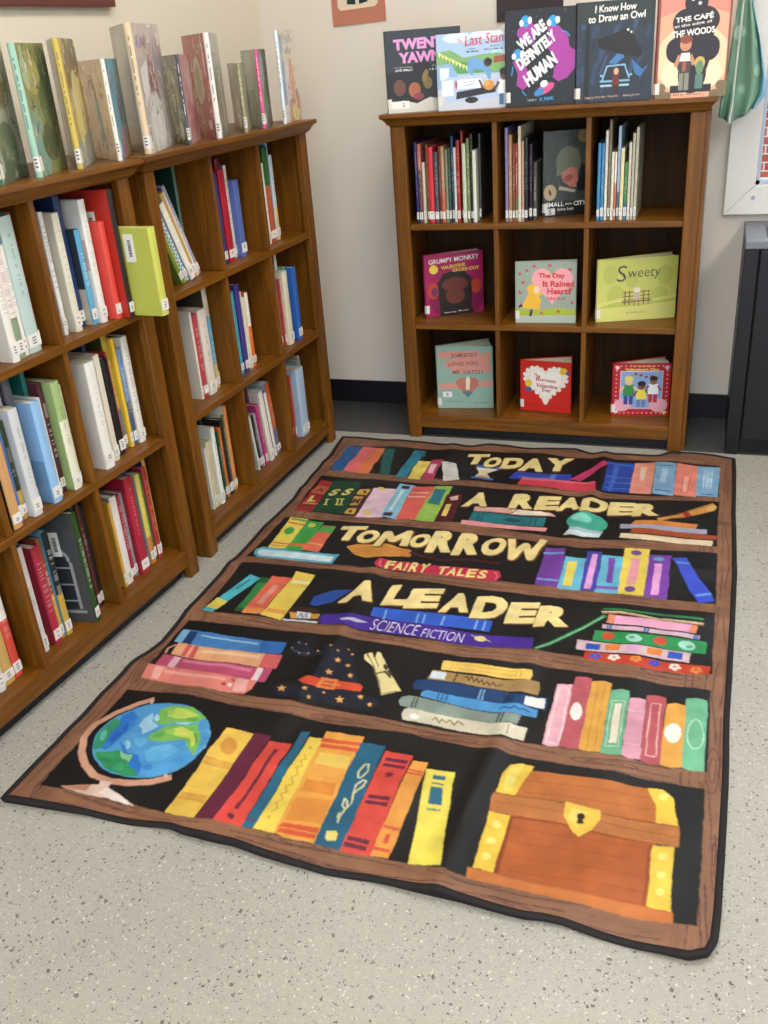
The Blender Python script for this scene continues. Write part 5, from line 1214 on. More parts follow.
# black space book with slanted white title
c3 = cv(198, 252, '1f1f24')
rr = random.Random(3)
for k in range(60): c3.ell('8a8a96', rr.uniform(4, 194), rr.uniform(4, 248), .9, .9, n=6)
MG = 'a83c9c'; c3.ell(MG, 62, 196, 30, 20, 10); c3.ell('8a4aa8', 62, 174, 22, 12)
c3.poly(MG, [(120, 210), (150, 205), (176, 180), (182, 150), (198, 140), (198, 96), (176, 70), (150, 62), (134, 74), (140, 100), (150, 112), (120, 150)])
c3.poly(MG, [(18, 122), (36, 116), (52, 118), (66, 88), (64, 56), (48, 44), (30, 58), (34, 88)])
for x, y in ((56, 222), (134, 218), (34, 138)):
    c3.ell('3a9ad4', x, y, 13, 15); c3.ell('f0f0f0', x-11, y-4, 6, 8); c3.ell('f0f0f0', x+13, y+2, 6, 9)
c3.line('3a9ad4', 3, [(158, 192), (172, 188), (182, 176)]); c3.line('3a9ad4', 3, [(20, 108), (16, 84)]); c3.line('3a9ad4', 3, [(46, 42), (58, 28)])
c3.ell('d8508c', 112, 44, 30, 12, 25); c3.ell('3a8ac4', 96, 36, 16, 9, 25); c3.ell('f2f2f4', 110, 58, 11, 9, 20)
for s_, x, y, w_, h_ in (('WE ARE', 44, 146, 92, 32), ('DEFINITELY', 42, 96, 130, 33), ('HUMAN', 66, 50, 104, 38)): c3.text('f4f4f2', s_, x, y, w_, h_, 36, .05, .1)
c3.text('b8b8bc', 'A NOVEL BY', 62, 14, 26, 5); c3.text('3aa0d8', 'X. FANG', 96, 13, 42, 9, 2, .03)
# night road book with car
d4 = cv(208, 254, '2b3340')
for k in range(60):
    x, y = rr.uniform(-10, 200), rr.uniform(10, 200); d4.line(rr.choice(('31405a', '3a4a68', '2a2e38', '38352f', '26303a')), rr.uniform(4, 14), [(x, y), (x+rr.uniform(5, 22), y+rr.uniform(20, 60))])
d4.poly('2d3430', [(0, 200), (0, 254), (208, 254), (208, 190), (150, 210), (80, 196)])
d4.poly('1c1e20', [(20, 0), (26, 200), (34, 200), (36, 0)])
d4.poly('4a78b0', [(88, 100), (128, 140), (130, 112), (108, 96)]); d4.poly('3f6ea8', [(150, 108), (180, 80), (196, 90), (176, 60), (160, 70)])
d4.poly('241c18', [(140, 185), (150, 172), (182, 120), (176, 112), (134, 116), (60, 140), (56, 160)]); d4.ell('e8e4c8', 138, 180, 3.4, 3.4); d4.ell('e8e4c8', 147, 174, 2.6, 2.6)
d4.poly('2a2c30', [(70, 38), (66, 58), (84, 92), (132, 94), (146, 60), (144, 36)]); d4.line('86b4d4', 4, [(72, 56), (84, 92), (132, 94), (146, 60)]); d4.line('86b4d4', 5, [(66, 54), (148, 54)]); d4.line('9cc8e0', 5, [(68, 42), (146, 42)]); d4.ell('86b4d4', 70, 68, 4, 3); d4.ell('86b4d4', 150, 68, 4, 3)
d4.poly('6a2c24', [(98, 40), (120, 40), (118, 72), (102, 72)]); d4.ell('d8a884', 110, 78, 7, 9); d4.rect('3a2420', 102, 22, 118, 42)
d4.text('f0ece4', 'I Know How', 48, 226, 110, 18, 1, .02, .05); d4.text('f0ece4', 'to Draw an Owl', 30, 202, 152, 18, 2, .02, .05)
d4.text('b49878', 'Hilary Horder Hippely', 26, 8, 92, 8, 2); d4.text('b49878', 'Matt James', 132, 10, 46, 8, 2)
# peach book with dark cloud-shaped panel
e5 = cv(190, 290, 'e8a888')
e5.poly('e08a78', [(0, 200), (0, 290), (190, 290), (190, 200), (95, 230)]); e5.ell('f2cda4', 95, 96, 100, 84); e5.ell('f4d8b8', 95, 60, 80, 50)
e5.line('8a4a3c', 7, [(2, 0), (2, 290)]); e5.line('8a4a3c', 7, [(188, 0), (188, 290)])
for x, y in ((8, 8), (30, 6), (182, 8), (160, 6), (14, 26), (176, 28)): e5.ell('7c6a4c', x, y, 15, 13)
e5.poly('7a4038', [(0, 250), (30, 290), (0, 290)]); e5.poly('7a4038', [(190, 240), (150, 290), (190, 290)])
DK = '2c2529'
for x, y, rx, ry in ((97, 232, 30, 30), (74, 186, 36, 34), (122, 188, 38, 34), (97, 160, 52, 40), (58, 120, 34, 34), (132, 122, 34, 34), (97, 100, 44, 60), (97, 60, 38, 50)): e5.ell(DK, x, y, rx, ry)
e5.rect(DK, 40, 14, 150, 32); e5.ell('f2ede4', 88, 240, 4, 4); e5.ell('f2ede4', 106, 230, 4, 4)
e5.text('f2ede4', 'THE CAF\u00c9', 46, 186, 98, 16, 4, .03); e5.text('e0d8cc', 'at the edge of', 44, 172, 98, 9, 5); e5.text('f2ede4', 'THE WOODS', 38, 150, 112, 16, 4, .03)
figure(e5, 76, 20, 132, 'c88a68', '4a3c38', '8a8a78', '8a4a2c', .62); e5.poly('e8e4da', [(66, 112), (88, 112), (90, 92), (62, 92)]); e5.rect('a85a4a', 70, 66, 80, 90)
e5.ell('c4a85c', 116, 86, 14, 16); e5.ell('6a8a68', 116, 74, 10, 18); e5.rect('5c7c74', 106, 22, 126, 58)
scrawl(e5, '8a6a50', 50, 6, 84, 5)

TOPZ = H + .0006
def mk(loc, yaw, w, h, ts, wedge, art, back, spine, label, g=None, **k):
    return open_book(loc, math.radians(yaw), w, h, ts, wedge, art, back, spine, label, g, **k)
GT = 'picture books displayed on the back bookcase'
mk((-.004, -.002, TOPZ), 14, .226, .226, .012, 12, a, '2f3338', '24262a', 'charcoal picture book with pink title, leftmost on back bookcase top', GT)
mk((.157, -.008, TOPZ), 8, .235, .206, .012, 12, b2, 'a9c4e2', 'b8c4d8', 'pale blue picture book with truck, second along back bookcase top', GT)
mk((.364, -.006, TOPZ), 4, .197, .252, .016, 14, c3, '1f1f24', '1c1c22', 'black and magenta book with slanted white title atop back bookcase', GT)
mk((.566, -.006, TOPZ), 3, .209, .256, .018, 14, d4, '2b3340', '24282e', 'dark night-scene book with blue car outline atop back bookcase', GT)
mk((.785, -.006, TOPZ), 2, .188, .292, .020, 12, e5, 'e0a078', '8a4a3c', 'peach book with dark cloud panel, rightmost on back bookcase top', GT)

# middle row
f1 = cv(203, 210, 'a01c58')
f1.ell('7c1648', 110, 60, 95, 80)
f1.ell('b8402c', 28, 88, 20, 27); f1.ell('b8402c', 178, 92, 18, 25); f1.ell('6a3058', 32, 84, 11, 16)
f1.poly('241818', [(50, 0), (46, 60), (44, 110), (62, 142), (100, 152), (140, 146), (160, 120), (164, 70), (160, 30), (168, 0)])
f1.ell('6a3028', 104, 104, 46, 24); f1.ell('6a3028', 104, 66, 34, 28)
f1.text('ece4e0', 'GRUMPY MONKEY', 16, 178, 174, 15, 2, .015); f1.text('ecc84c', 'VALENTINE', 58, 158, 84, 11, 3, .03); f1.text('ecc84c', 'GROSS-OUT', 96, 146, 94, 12, 1, .03)
f1.ell('e8d04c', 32, 160, 15, 15);
f1.text('ddd0cc', 'Suzanne Lang', 62, 6, 44, 7); f1.text('ddd0cc', 'Max Lang', 114, 8, 36, 7)
mk((.059, .081, S2+.0006), 27.8, .203, .210, .013, 10, f1, 'a01c58', '8c1850', 'magenta picture book with dark animal shape, middle-left cubby of back bookcase')
g2 = cv(194, 198, '9aa89c')
for k in range(70):
    x, y = rr.uniform(0, 190), rr.uniform(50, 195); g2.line('8a9a90', 1.6, [(x, y), (x+6, y+12)])
g2.poly('b0bcac', [(0, 0), (0, 30), (194, 30), (194, 0)]); g2.poly('a8b83c', [(0, 24), (0, 46), (60, 42), (130, 50), (194, 44), (194, 26)])
for x, y in ((14, 100), (24, 132), (36, 170), (14, 160), (60, 184), (174, 172), (182, 66), (176, 110), (84, 32), (138, 38), (20, 60), (110, 186)): g2.heart('c84850', x, y, 6, rr.uniform(-30, 30))
g2.heart('f0a4ac', 118, 128, 66)
g2.poly('ecb83c', [(14, 50), (30, 74), (44, 100), (70, 104), (82, 74), (76, 44), (54, 46)]); g2.ell('ecb83c', 54, 112, 17, 15); g2.ell('f0d2b0', 68, 108, 10, 12); g2.line('ecb83c', 9, [(72, 92), (88, 100)]); g2.line('263048', 8, [(52, 44), (48, 22)]); g2.line('263048', 8, [(22, 58), (10, 52)])
for s_, x, y, w_ in (('The Day', 74, 142, 84), ('It Rained', 88, 118, 100), ('Hearts', 102, 94, 76)): g2.text('c83c30', s_, x, y, w_, 20, 0, .035)
g2.text('b03a34', 'Felicia Bond', 102, 76, 58, 10, 0, .01)
mk((.378, .039, S2+.0006), 2, .194, .198, .010, 8, g2, '9aa89c', 'c8d0c8', 'grey green book with big pink heart in centre cubby')
h3 = cv(255, 198, 'c5c86a')
for x, y, r in ((40, 150, 24), (215, 140, 26), (110, 130, 20), (60, 80, 30), (200, 70, 30)): h3.ell('b8bc60', x, y, r, r*1.2)
h3.poly('d0d078', [(0, 0), (0, 60), (80, 74), (170, 66), (255, 76), (255, 0)]); h3.poly('b4bc58', [(0, 44), (60, 62), (140, 54), (255, 66), (255, 56), (140, 46)])
for y in (66, 78, 90): h3.line('7a5c44', 3, [(84, y), (172, y+2)])
for x in (90, 166, 104, 150): h3.line('6a4c38', 3, [(x, 50), (x, 96)])
h3.line('6a4c38', 4, [(80, 60), (176, 62)]); h3.ell('e4e0d4', 128, 96, 12, 9); h3.rect('c8b8a0', 116, 66, 140, 90); h3.line('8a6a58', 3, [(122, 66), (120, 46)]); h3.line('8a6a58', 3, [(134, 66), (136, 46)])
h3.text('4c4a3c', 'S', 60, 126, 30, 50, 0, -.005, .1); h3.text('4c4a3c', 'weety', 94, 128, 104, 34, 0, -.005, .1); h3.text('7a6c50', 'by Andrea Zuill', 96, 20, 60, 9, 0, -.005, .2)
mk((.637, .059, S2+.0006), 17.7, .250, .198, .012, 11, h3, 'c5c86a', 'd0d080', 'wide yellow green book with a bench, middle-right cubby of back bookcase')
# bottom row
k1 = cv(196, 227, '8fb0a4')
for y, x0, x1, r in ((196, 6, 150, 14), (186, 60, 190, 16), (162, 30, 186, 18), (140, 50, 190, 14), (82, 6, 96, 13), (88, 110, 194, 13)): k1.line('d89488', r*1.6, [(x0, y), (x1, y+4)])
k1.heart('c07868', 106, 84, 40); k1.poly('5c7c8c', [(84, 62), (126, 62), (106, 38)]); k1.poly('ece4c8', [(100, 68), (112, 68), (116, 108), (108, 120), (100, 104)])
k1.text('6a4a48', 'SOMEBODY', 52, 186, 92, 15, 2, .01); k1.text('6a4a48', 'LOVES YOU,', 40, 154, 108, 15, 2, .01); k1.text('6a4a48', 'MR. HATCH', 56, 126, 104, 15, 0, .01)
k1.text('6a7a74', 'by Eileen Spinelli', 22, 22, 62, 6); k1.text('6a7a74', 'Paul Yalowitz', 130, 18, 48, 6); k1.rect('e8e8e6', 18, 42, 50, 62); k1.text('4a4a50', 'S', 30, 46, 8, 11)
k1.wash(.06, 30, 4)
mk((.089, .075, S0+.0006), 8.4, .196, .227, .014, 24, k1, '8fb0a4', '9ab8ac', 'sage green book with a cracked heart, bottom-left cubby of back bookcase')
m2 = cv(176, 181, 'c8281f')
for k in range(30):
    q = 2*math.pi*k/30; x = math.sin(q)**3*72; y = (13*math.cos(q)-5*math.cos(2*q)-2*math.cos(3*q)-math.cos(4*q))/16*72
    m2.ell('ece6dc', 88+x, 106+y*.95, 8, 8, n=12)
m2.heart('f0ebe2', 88, 106, 70); m2.heart('e4dcd0', 88, 106, 60); m2.heart('f4efe8', 88, 106, 57)
for s_, x, y, w_, h_ in (('The', 46, 122, 22, 14), ('Biggest', 54, 106, 70, 17), ('Valentine', 54, 88, 76, 15), ('Ever', 76, 72, 32, 14)): m2.text('b0302c', s_, x, y, w_, h_, -4, .02)
m2.ell('e4c040', 28, 100, 12, 14); m2.ell('3a5a9c', 28, 78, 12, 8); m2.ell('e4c040', 150, 148, 13, 12); m2.ell('3a5a9c', 164, 142, 7, 7)
m2.text('8a1a14', 'by Steven Kroll', 22, 18, 42, 7); m2.text('8a1a14', 'Pictures by Jeni Bassett', 104, 14, 56, 6); 
mk((.381, .100, S0+.0006), -5, .176, .181, .011, 22, m2, 'c8281f', 'b82018', 'small red book with lacy white heart, bottom-middle cubby of back bookcase')
n3 = cv(190, 183, 'b4202c')
for k in range(12):
    for x, y in ((12, 12+k*14.6), (178, 12+k*14.6), (12+k*15, 10), (12+k*15, 174)): n3.heart('e8c0c4', x, y, 3)
n3.rect('d8c8d8', 25, 25, 165, 158); n3.rect('86a8d4', 28, 28, 162, 155)
n3.ell('e4a8b8', 34, 38, 28, 22); n3.ell('e4a8b8', 154, 38, 30, 24)
for x, y in ((60, 138), (76, 146), (92, 142), (110, 136), (128, 138), (144, 132), (54, 124)): n3.heart('b02030', x, y, 6)
figure(n3, 54, 40, 96, 'e8c098', '3a8a4c', '2c4c94', 'e4d070'); figure(n3, 96, 30, 88, '7a4c34', 'ecd858', '7080b4', '1c1614'); figure(n3, 134, 48, 88, '8a5a3c', 'eceef0', 'b82838', '241612')
n3.text('f0c858', 'The Night Before', 56, 168, 82, 8, 0, .02); n3.text('f0d878', "Valentine's Day", 40, 156, 110, 11, 0, .03)
for x, y, c in ((14, 168, 'f0d8c8'), (176, 168, 'd8d8f0'), (14, 14, 'd8e0c0'), (174, 12, 'f0d890')): n3.heart(c, x, y, 8)
mk((.694, .085, S0+.0006), 7, .186, .183, .011, 22, n3, 'b4202c', 'a81c28', 'red bordered book with three children, bottom-right cubby of back bookcase')
# child in the snow, in the top middle cubby
s1 = cv(150, 252, '3c4440')
s1.wash(.25, 14, 9)
for k in range(90):
    x = rr.uniform(0, 150); y = rr.uniform(70, 250); s1.line(rr.choice(('4c544e', '343c3a', '565c54')), 2, [(x, y), (x, y+rr.uniform(10, 40))])
s1.ell('6c6e5c', 84, 160, 42, 46); s1.poly('6c6e5c', [(44, 170), (44, 120), (110, 140), (122, 170), (118, 200)])
s1.poly('b87468', [(58, 128), (92, 146), (114, 140), (116, 110), (120, 98), (112, 94), (112, 84), (90, 86), (66, 104)])
s1.ell('9c5048', 84, 112, 16, 10, 20); s1.poly('14161e', [(116, 72), (112, 96), (122, 112), (128, 150), (150, 150), (150, 72)]); s1.poly('a8a48c', [(50, 80), (56, 90), (110, 76), (106, 68)])
s1.ell('b49c7c', 22, 72, 22, 24); s1.ell('4a3c30', 22, 72, 4, 10, 20); s1.ell('8c7454', 134, 234, 20, 20)
s1.rect('121214', 0, 0, 150, 44); s1.text('e8e6e0', 'SMALL', 8, 28, 62, 14, 1, .02); s1.text('e8e6e0', 'IN THE', 74, 32, 24, 6); s1.text('e8e6e0', 'CITY', 104, 28, 42, 14, 1, .02); s1.text('c8c4bc', 'Sydney Smith', 48, 14, 56, 10)
s1.rect('dcdad6', 6, 4, 40, 24); s1.text('50505a', 'S', 18, 6, 10, 16)
mk((.456, .104, S1+.0006), 20, .138, .252, .010, 8, s1, '3c4440', '4a524c', 'grey green book with a child profile, face-out in top-middle cubby')

# books standing ajar along the left bookcases
def place(unit, u, v, a):
    (ox, oy), yaw = FR[unit]
    return (ox + math.cos(yaw)*u - math.sin(yaw)*v, oy + math.sin(yaw)*u + math.cos(yaw)*v, TOPZ), math.degrees(yaw) + a
def arty(w, h, bg, shapes, seed=1):
    c = Canvas(w, h, .8, bg)
    for s in shapes:
        if s[0] == 'e': c.ell(*s[1:])
        elif s[0] == 'p': c.poly(s[1], s[2])
        elif s[0] == 't': c.text(*s[1:])
        else: c.line(s[1], s[2], s[3])
    r = random.Random(seed)
    pal = [s_[1] for s_ in shapes if s_[0] != 't'] + ['e8e4d4', '3c3a34', bg] if len(shapes) > 2 else []
    if pal:
        for k in range(70):
            x, y = r.uniform(0, w), r.uniform(0, h); a_ = r.uniform(0, 6.28)
            c.line(r.choice(pal), r.uniform(1.5, 5), [(x, y), (x + r.uniform(4, 26)*math.cos(a_), y + r.uniform(4, 26)*math.sin(a_)), (x + r.uniform(-14, 14), y + r.uniform(8, 24))])
    c.wash(.14, 22, seed)
    c.a[:] = c.a*.9 + .045  # haze of the plastic jackets put into the cover colours
    return c
GN = 'books standing ajar on the near left bookcase'; GF = 'books standing ajar on the far left bookcase'
def top(unit, u, a0, a1, w, h, ts, front, back, spine, label, v=-.004):
    loc, yaw = place(unit, u, v, a0)
    mk(loc, yaw, w, h, ts*.7, a1-a0, front, back, spine, label, GN if unit == 'N' else GF, material=PLASTIC, res=.0026)
top('N', .515, 26, 44, .175, .245, .016, arty(190, 245, 'a8a890', [('e', '5c6a48', 90, 60, 60, 50), ('e', '8a7a4c', 120, 170, 50, 40), ('p', '4a5a3c', [(0, 0), (60, 40), (190, 20), (190, 0)])]), arty(190, 245, 'b4b0a0', []), '3c5a3c', 'dark green spined book at left photo edge, top of near left bookcase')
top('N', .627, 24, 42, .175, .243, .020, arty(200, 243, '8a8a48', [('e', '5c6a30', 150, 150, 60, 90), ('e', 'b0a050', 70, 190, 50, 40), ('e', '7aa090', 40, 60, 46, 70), ('e', '4c5226', 110, 60, 60, 36), ('e', 'a8b890', 30, 200, 24, 40)], 2), arty(200, 243, 'a8aa98', [('e', '8aa088', 90, 120, 70, 90)], 3), '9cc4b0', 'large teal and olive book, near left bookcase top, pale mint spine')
top('N', .752, 30, 44, .18, .249, .018, arty(195, 249, 'b8a04c', [('e', '6a5a28', 60, 190, 50, 60), ('e', 'd8c880', 110, 120, 60, 70), ('p', '8a9490', [(0, 0), (0, 50), (195, 70), (195, 0)]), ('e', '54502c', 150, 215, 50, 40), ('e', 'e0cc60', 70, 80, 28, 40)], 4), arty(195, 249, '5c5a34', [('e', '2c2a20', 90, 200, 80, 60), ('e', '7a7038', 110, 80, 60, 60)], 5), 'c8ae50', 'yellow and black illustrated book between teal and peach books')
top('N', .887, 30, 54, .195, .206, .014, arty(195, 206, '4a9cb8', [('p', 'd0b840', [(120, 0), (195, 0), (195, 80), (140, 60)]), ('p', 'b86a80', [(40, 0), (60, 70), (100, 60), (120, 0)]), ('e', '4a3c3c', 110, 110, 30, 40), ('p', '3c3434', [(90, 140), (100, 170), (110, 140)]), ('l', '6a7a9c', 5, [(40, 150), (44, 176), (56, 154), (60, 178), (76, 156), (84, 180), (100, 158), (120, 178)])], 6), arty(195, 206, 'd8b890', [('e', '8a6a54', 104, 130, 28, 48), ('e', 'e0c8a4', 112, 120, 20, 40), ('p', '6a9c84', [(60, 40), (90, 40), (92, 120), (70, 130)]), ('p', 'c8a880', [(110, 14), (150, 14), (150, 40), (110, 40)])], 7), 'e4e0d6', 'peach and blue book with white spine at near bookcase end')
top('F', .043, 18, 43, .225, .274, .024, arty(225, 274, 'b4a8a0', [('p', '8a4a44', [(60, 30), (90, 200), (110, 220), (140, 160), (170, 40)]), ('e', 'd0ccc8', 100, 60, 60, 70), ('p', 'dcd6d4', [(20, 180), (80, 200), (60, 120), (20, 100)]), ('e', '9c9094', 180, 190, 40, 60), ('t', '7a6c94', 'King', 20, 214, 80, 36, 4, .02), ('l', 'e8e6e2', 4, [(70, 20), (90, 120)]), ('l', 'e8e6e2', 4, [(120, 20), (110, 110)])], 8), arty(225, 274, '9a9690', [('p', '9a8068', [(0, 0), (225, 0), (225, 60), (0, 50)]), ('e', 'a8a49c', 110, 170, 80, 90)], 9), 'd8c09c', 'tallest grey book with cream and orange spine, far left bookcase top')
top('F', .222, 24, 43, .190, .205, .012, arty(190, 205, 'c08c90', [('e', 'b06a74', 60, 80, 40, 60), ('e', 'd8b0b0', 120, 140, 40, 40), ('e', 'a8606c', 130, 50, 50, 40)], 10), arty(190, 205, '2c2c28', [('e', '8a9c3c', 92, 90, 62, 82), ('e', '2c2c28', 98, 92, 36, 52), ('e', 'c8c8b8', 96, 92, 14, 18), ('e', 'dcdcd4', 50, 30, 24, 22)], 11), '4a4c54', 'black and green book with pink front, far left bookcase top')
top('F', .378, 24, 47, .205, .250, .020, arty(205, 250, 'a8a494', [('e', '9cb0c4', 40, 210, 34, 36), ('p', '7a8468', [(0, 0), (0, 140), (50, 170), (80, 60), (120, 0)]), ('e', 'c8c4b4', 120, 90, 50, 80), ('e', '8c5c54', 90, 60, 12, 60)], 12), arty(205, 250, 'b03a40', [('e', 'c4b494', 96, 140, 36, 58), ('e', '9c8c6c', 96, 140, 22, 40), ('p', 'd8ccc0', [(20, 150), (30, 150), (34, 230), (24, 230)]), ('p', 'd0c8bc', [(24, 20), (54, 20), (54, 44), (24, 44)])], 13), 'e2ded6', 'large red backed book with white spine, far left bookcase top')
top('F', .522, 24, 38, .165, .175, .012, arty(195, 175, 'a8a090', [('e', 'b8ac94', 80, 90, 60, 60), ('e', '8a8a7c', 150, 60, 40, 50)], 14), arty(195, 175, '8a7a5c', [('e', '5a7a3c', 60, 140, 50, 30), ('e', 'a87060', 110, 80, 40, 40), ('e', 'c0b490', 60, 50, 40, 40), ('e', '4c5c3c', 150, 110, 36, 30)], 15), '9c9468', 'short brown and green book between red and grey books')
top('F', .634, 20, 42, .160, .205, .014, arty(160, 205, '6a7a74', [('p', '2c3430', [(90, 0), (80, 205), (160, 205), (160, 0)]), ('e', 'a8b8b0', 40, 150, 40, 50), ('e', '7a9a64', 50, 70, 40, 40)], 16), arty(200, 205, 'a4a898', [('e', '7c8c6c', 100, 60, 70, 50), ('e', 'b4b4a8', 110, 150, 70, 50)], 17), 'd8528c', 'grey green book with hot pink spine, far left bookcase top')
top('F', .772, 12, 26, .200, .250, .014, arty(200, 250, 'd6d0c4', [('p', '6a9cc8', [(8, 50), (12, 240), (40, 240), (44, 50)]), ('p', 'c07850', [(60, 0), (60, 60), (100, 66), (200, 70), (200, 0)]), ('e', 'd08a5c', 120, 110, 32, 60), ('e', 'd8c84c', 140, 24, 46, 24), ('e', 'b86a48', 170, 60, 26, 30), ('l', '8a8478', 7, [(54, 216), (60, 238), (72, 216), (80, 236), (96, 216), (104, 236), (122, 216), (132, 238), (150, 216), (160, 232)]), ('l', '7a746a', 7, [(70, 188), (78, 206), (92, 188), (104, 206), (124, 188), (140, 204)]), ('l', 'a8a298', 4, [(90, 170), (150, 168)]), ('l', 'b88c6c', 7, [(108, 160), (96, 176)]), ('l', 'b88c6c', 7, [(130, 160), (144, 178)])], 18), arty(200, 250, '2c3230', [], 19), 'dce4ea', 'white and blue book with orange animal, far left bookcase corner end', v=-.002)

# ----------------------------------------------------------------- the printed rug
RU = (math.cos(RUGF[2]), math.sin(RUGF[2])); RVv = (math.sin(RUGF[2]), -math.cos(RUGF[2]))
RW, RL = 1345, 1920
rc = Canvas(RW + 40, RL + 40, 1, '8a5a44')
OFF = 20
ys, xs = np.mgrid[0:rc.ny, 0:rc.nx].astype(np.float32)
def wav(x, y, s, seed):
    r = np.random.RandomState(seed); o = 0
    for k in range(5):
        fx, fy, ph = r.uniform(.3, 1.6)/s, r.uniform(.3, 1.6)/s, r.uniform(0, 6.28)
        o = o + np.sin(x*fx + y*fy*r.choice((-1, 1)) + ph)
    return o/5
side = (xs - OFF < 95) | (xs - OFF > 1236)
along = np.where(side, ys, xs); across = np.where(side, xs, ys)
fine = wav(along*.12, across*2.2, 3, 3)
br = np.array(hx('926549'))
v = (1 + .13*fine + .12*wav(along*.1, across, 14, 4) + .10*wav(along*.4, across*.4, 40, 8))[..., None]
rc.a[:] = np.clip(br*v, 0, 1)
rg = random.Random(11)
def grain(x0, y0, x1, y1, vertical):
    # dark drawn grain: broken wavy strokes along a board and a few long knots
    lo, hi = (x0, x1) if vertical else (y0, y1); a0, a1 = (y0, y1) if vertical else (x0, x1)
    def put(pts, w): rc.line('553235', w, [((c, a_) if vertical else (a_, c)) for a_, c in pts])
    c = lo + 5
    while c < hi:
        a_ = a0 + rg.uniform(0, 60)
        while a_ < a1:
            ln_ = rg.uniform(120, 420); ph = rg.uniform(0, 6); am = rg.uniform(2, 7); pd = rg.uniform(45, 110)
            n_ = int(ln_/12)
            put([(a_ + ln_*k/n_, c + am*math.sin((a_ + ln_*k/n_)/pd + ph)) for k in range(n_+1) if a_ + ln_*k/n_ < a1], rg.uniform(1.4, 2.6))
            a_ += ln_ + rg.uniform(20, 160)
        c += rg.uniform(9, 19)
    k_ = a0 + rg.uniform(60, 200)
    while k_ < a1:
        m0 = rg.uniform(lo + 18, hi - 18) if hi - lo > 40 else (lo + hi)/2
        for rr_ in (1, .55):
            put([(k_ + 62*rr_*math.cos(q*.2618), m0 + min(11, (hi-lo)/4)*rr_*math.sin(q*.2618)) for q in range(25)], 1.8)
        k_ += rg.uniform(220, 480)
grain(OFF - 6, 0, OFF + 98, rc.ny, True); grain(OFF + 1236, 0, OFF + 1330, rc.ny, True)
for k in range(60):
    y0 = k*34; grain(OFF + 98, y0, OFF + 1236, y0 + 34, False)
for it in ART:
    if it[0] == 'P':
        q = np.array(it[2:], float).reshape(-1, 2) + OFF; rc.poly(it[1], q)
    elif it[0] == 'L':
        q = np.array(it[3:], float).reshape(-1, 2) + OFF; rc.line(it[1], it[2]*1.2, [tuple(z) for z in q])
    else:
        q = np.array(it[4:], float).reshape(-1, 2); rc.quadtext(it[1], it[2], it[3], q[0]+OFF, q[1], q[2])
wm = rc.a.copy()
lm_ = (rc.a @ np.array([.25, .6, .15], np.float32))[..., None]
rc.a = (rc.a*.93 + lm_*.07)*.67      # depth of the dye, with a whitish sheen mixed into the colour
rc.wash(.16, 60, 12); rc.wash(.10, 18, 13)
def resample(pts, n):
    P = np.array(pts, float); d = np.r_[0, np.cumsum(np.hypot(*np.diff(P, axis=0).T))]
    t = np.linspace(0, d[-1], n)
    # smooth the traced corners a little
    x = np.interp(t, d, P[:, 0]); y = np.interp(t, d, P[:, 1])
    k = np.array([1, 3, 5, 6, 5, 3, 1], float); k /= k.sum()
    xp = np.pad(x, 3, mode='reflect', reflect_type='odd'); yp = np.pad(y, 3, mode='reflect', reflect_type='odd')
    return np.stack([np.convolve(xp, k, 'valid'), np.convolve(yp, k, 'valid')], 1)
NX, NY = 640, 920
top_, bot = resample(OUT['top'], NX), resample(OUT['bottom'], NX)
lef, rig = resample(OUT['left'], NY), resample(OUT['right'], NY)
c00 = (top_[0] + lef[0])/2; c10 = (top_[-1] + rig[0])/2; c01 = (bot[0] + lef[-1])/2; c11 = (bot[-1] + rig[-1])/2
sU = np.linspace(0, 1, NX)[None, :, None]; tV = np.linspace(0, 1, NY)[:, None, None]
G = ((1-tV)*top_[None] + tV*bot[None] + (1-sU)*lef[:, None] + sU*rig[:, None]
     - ((1-sU)*(1-tV)*c00 + sU*(1-tV)*c10 + (1-sU)*tV*c01 + sU*tV*c11))
def rug_z(U, V):
    """soft fold creases left from packing, and edges that do not lie quite flat (mm)"""
    z = 5.0 + 0*U
    for c0, w, h, s in ((430, 26, 4.5, .02), (905, 24, 6.0, -.02), (1120, 40, 2.5, .0), (215, 40, 2.0, .01)):
        z = z + h*np.exp(-((U - c0 - s*(V-900) - 10*np.sin(V/160))/w)**2)*(.6 + .4*np.sin(V/210 + c0))
    for c0, w, h in ((235, 28, 3.0), (470, 26, 3.5), (705, 30, 3.5), (945, 30, 4.0), (1180, 34, 3.5), (1420, 36, 4.0), (1660, 36, 3.0)):
        z = z + h*np.exp(-((V - c0 - 12*np.sin(U/190 + c0))/w)**2)*(.55 + .45*np.sin(U/240 + c0*.7))
    z = z + 1.6*np.sin(U/95 + np.sin(V/130)*1.4)*np.sin(V/120) + .8*np.sin(U/37 + V/53)
    edge = np.clip((V - 1700)/200, 0, 1)
    z = z + edge*3.2*(1 + np.sin(U/70 + 1.0))
    return np.maximum(5 + (z - 5)*1.7, 3.2)
Z = rug_z(G[..., 0], G[..., 1])
P = np.zeros((NY, NX, 3)); 
P[..., 0] = RUGF[0] + (G[..., 0]*RU[0] + G[..., 1]*RVv[0])/1000
P[..., 1] = RUGF[1] + (G[..., 0]*RU[1] + G[..., 1]*RVv[1])/1000
P[..., 2] = Z/1000
gx, gy = G[..., 0].astype(np.float32), G[..., 1].astype(np.float32)      # a brush-drawn wobble to every printed edge
wx = 1.5*wav(gx, gy, 18, 21) + .6*wav(gx, gy, 7, 22); wy = 1.5*wav(gx, gy, 18, 23) + .6*wav(gx, gy, 7, 24)
gw = np.clip(1.15 - np.hypot(gx - GLOBE[0], gy - GLOBE[1])/GLOBE[2], 0, .3)/.3
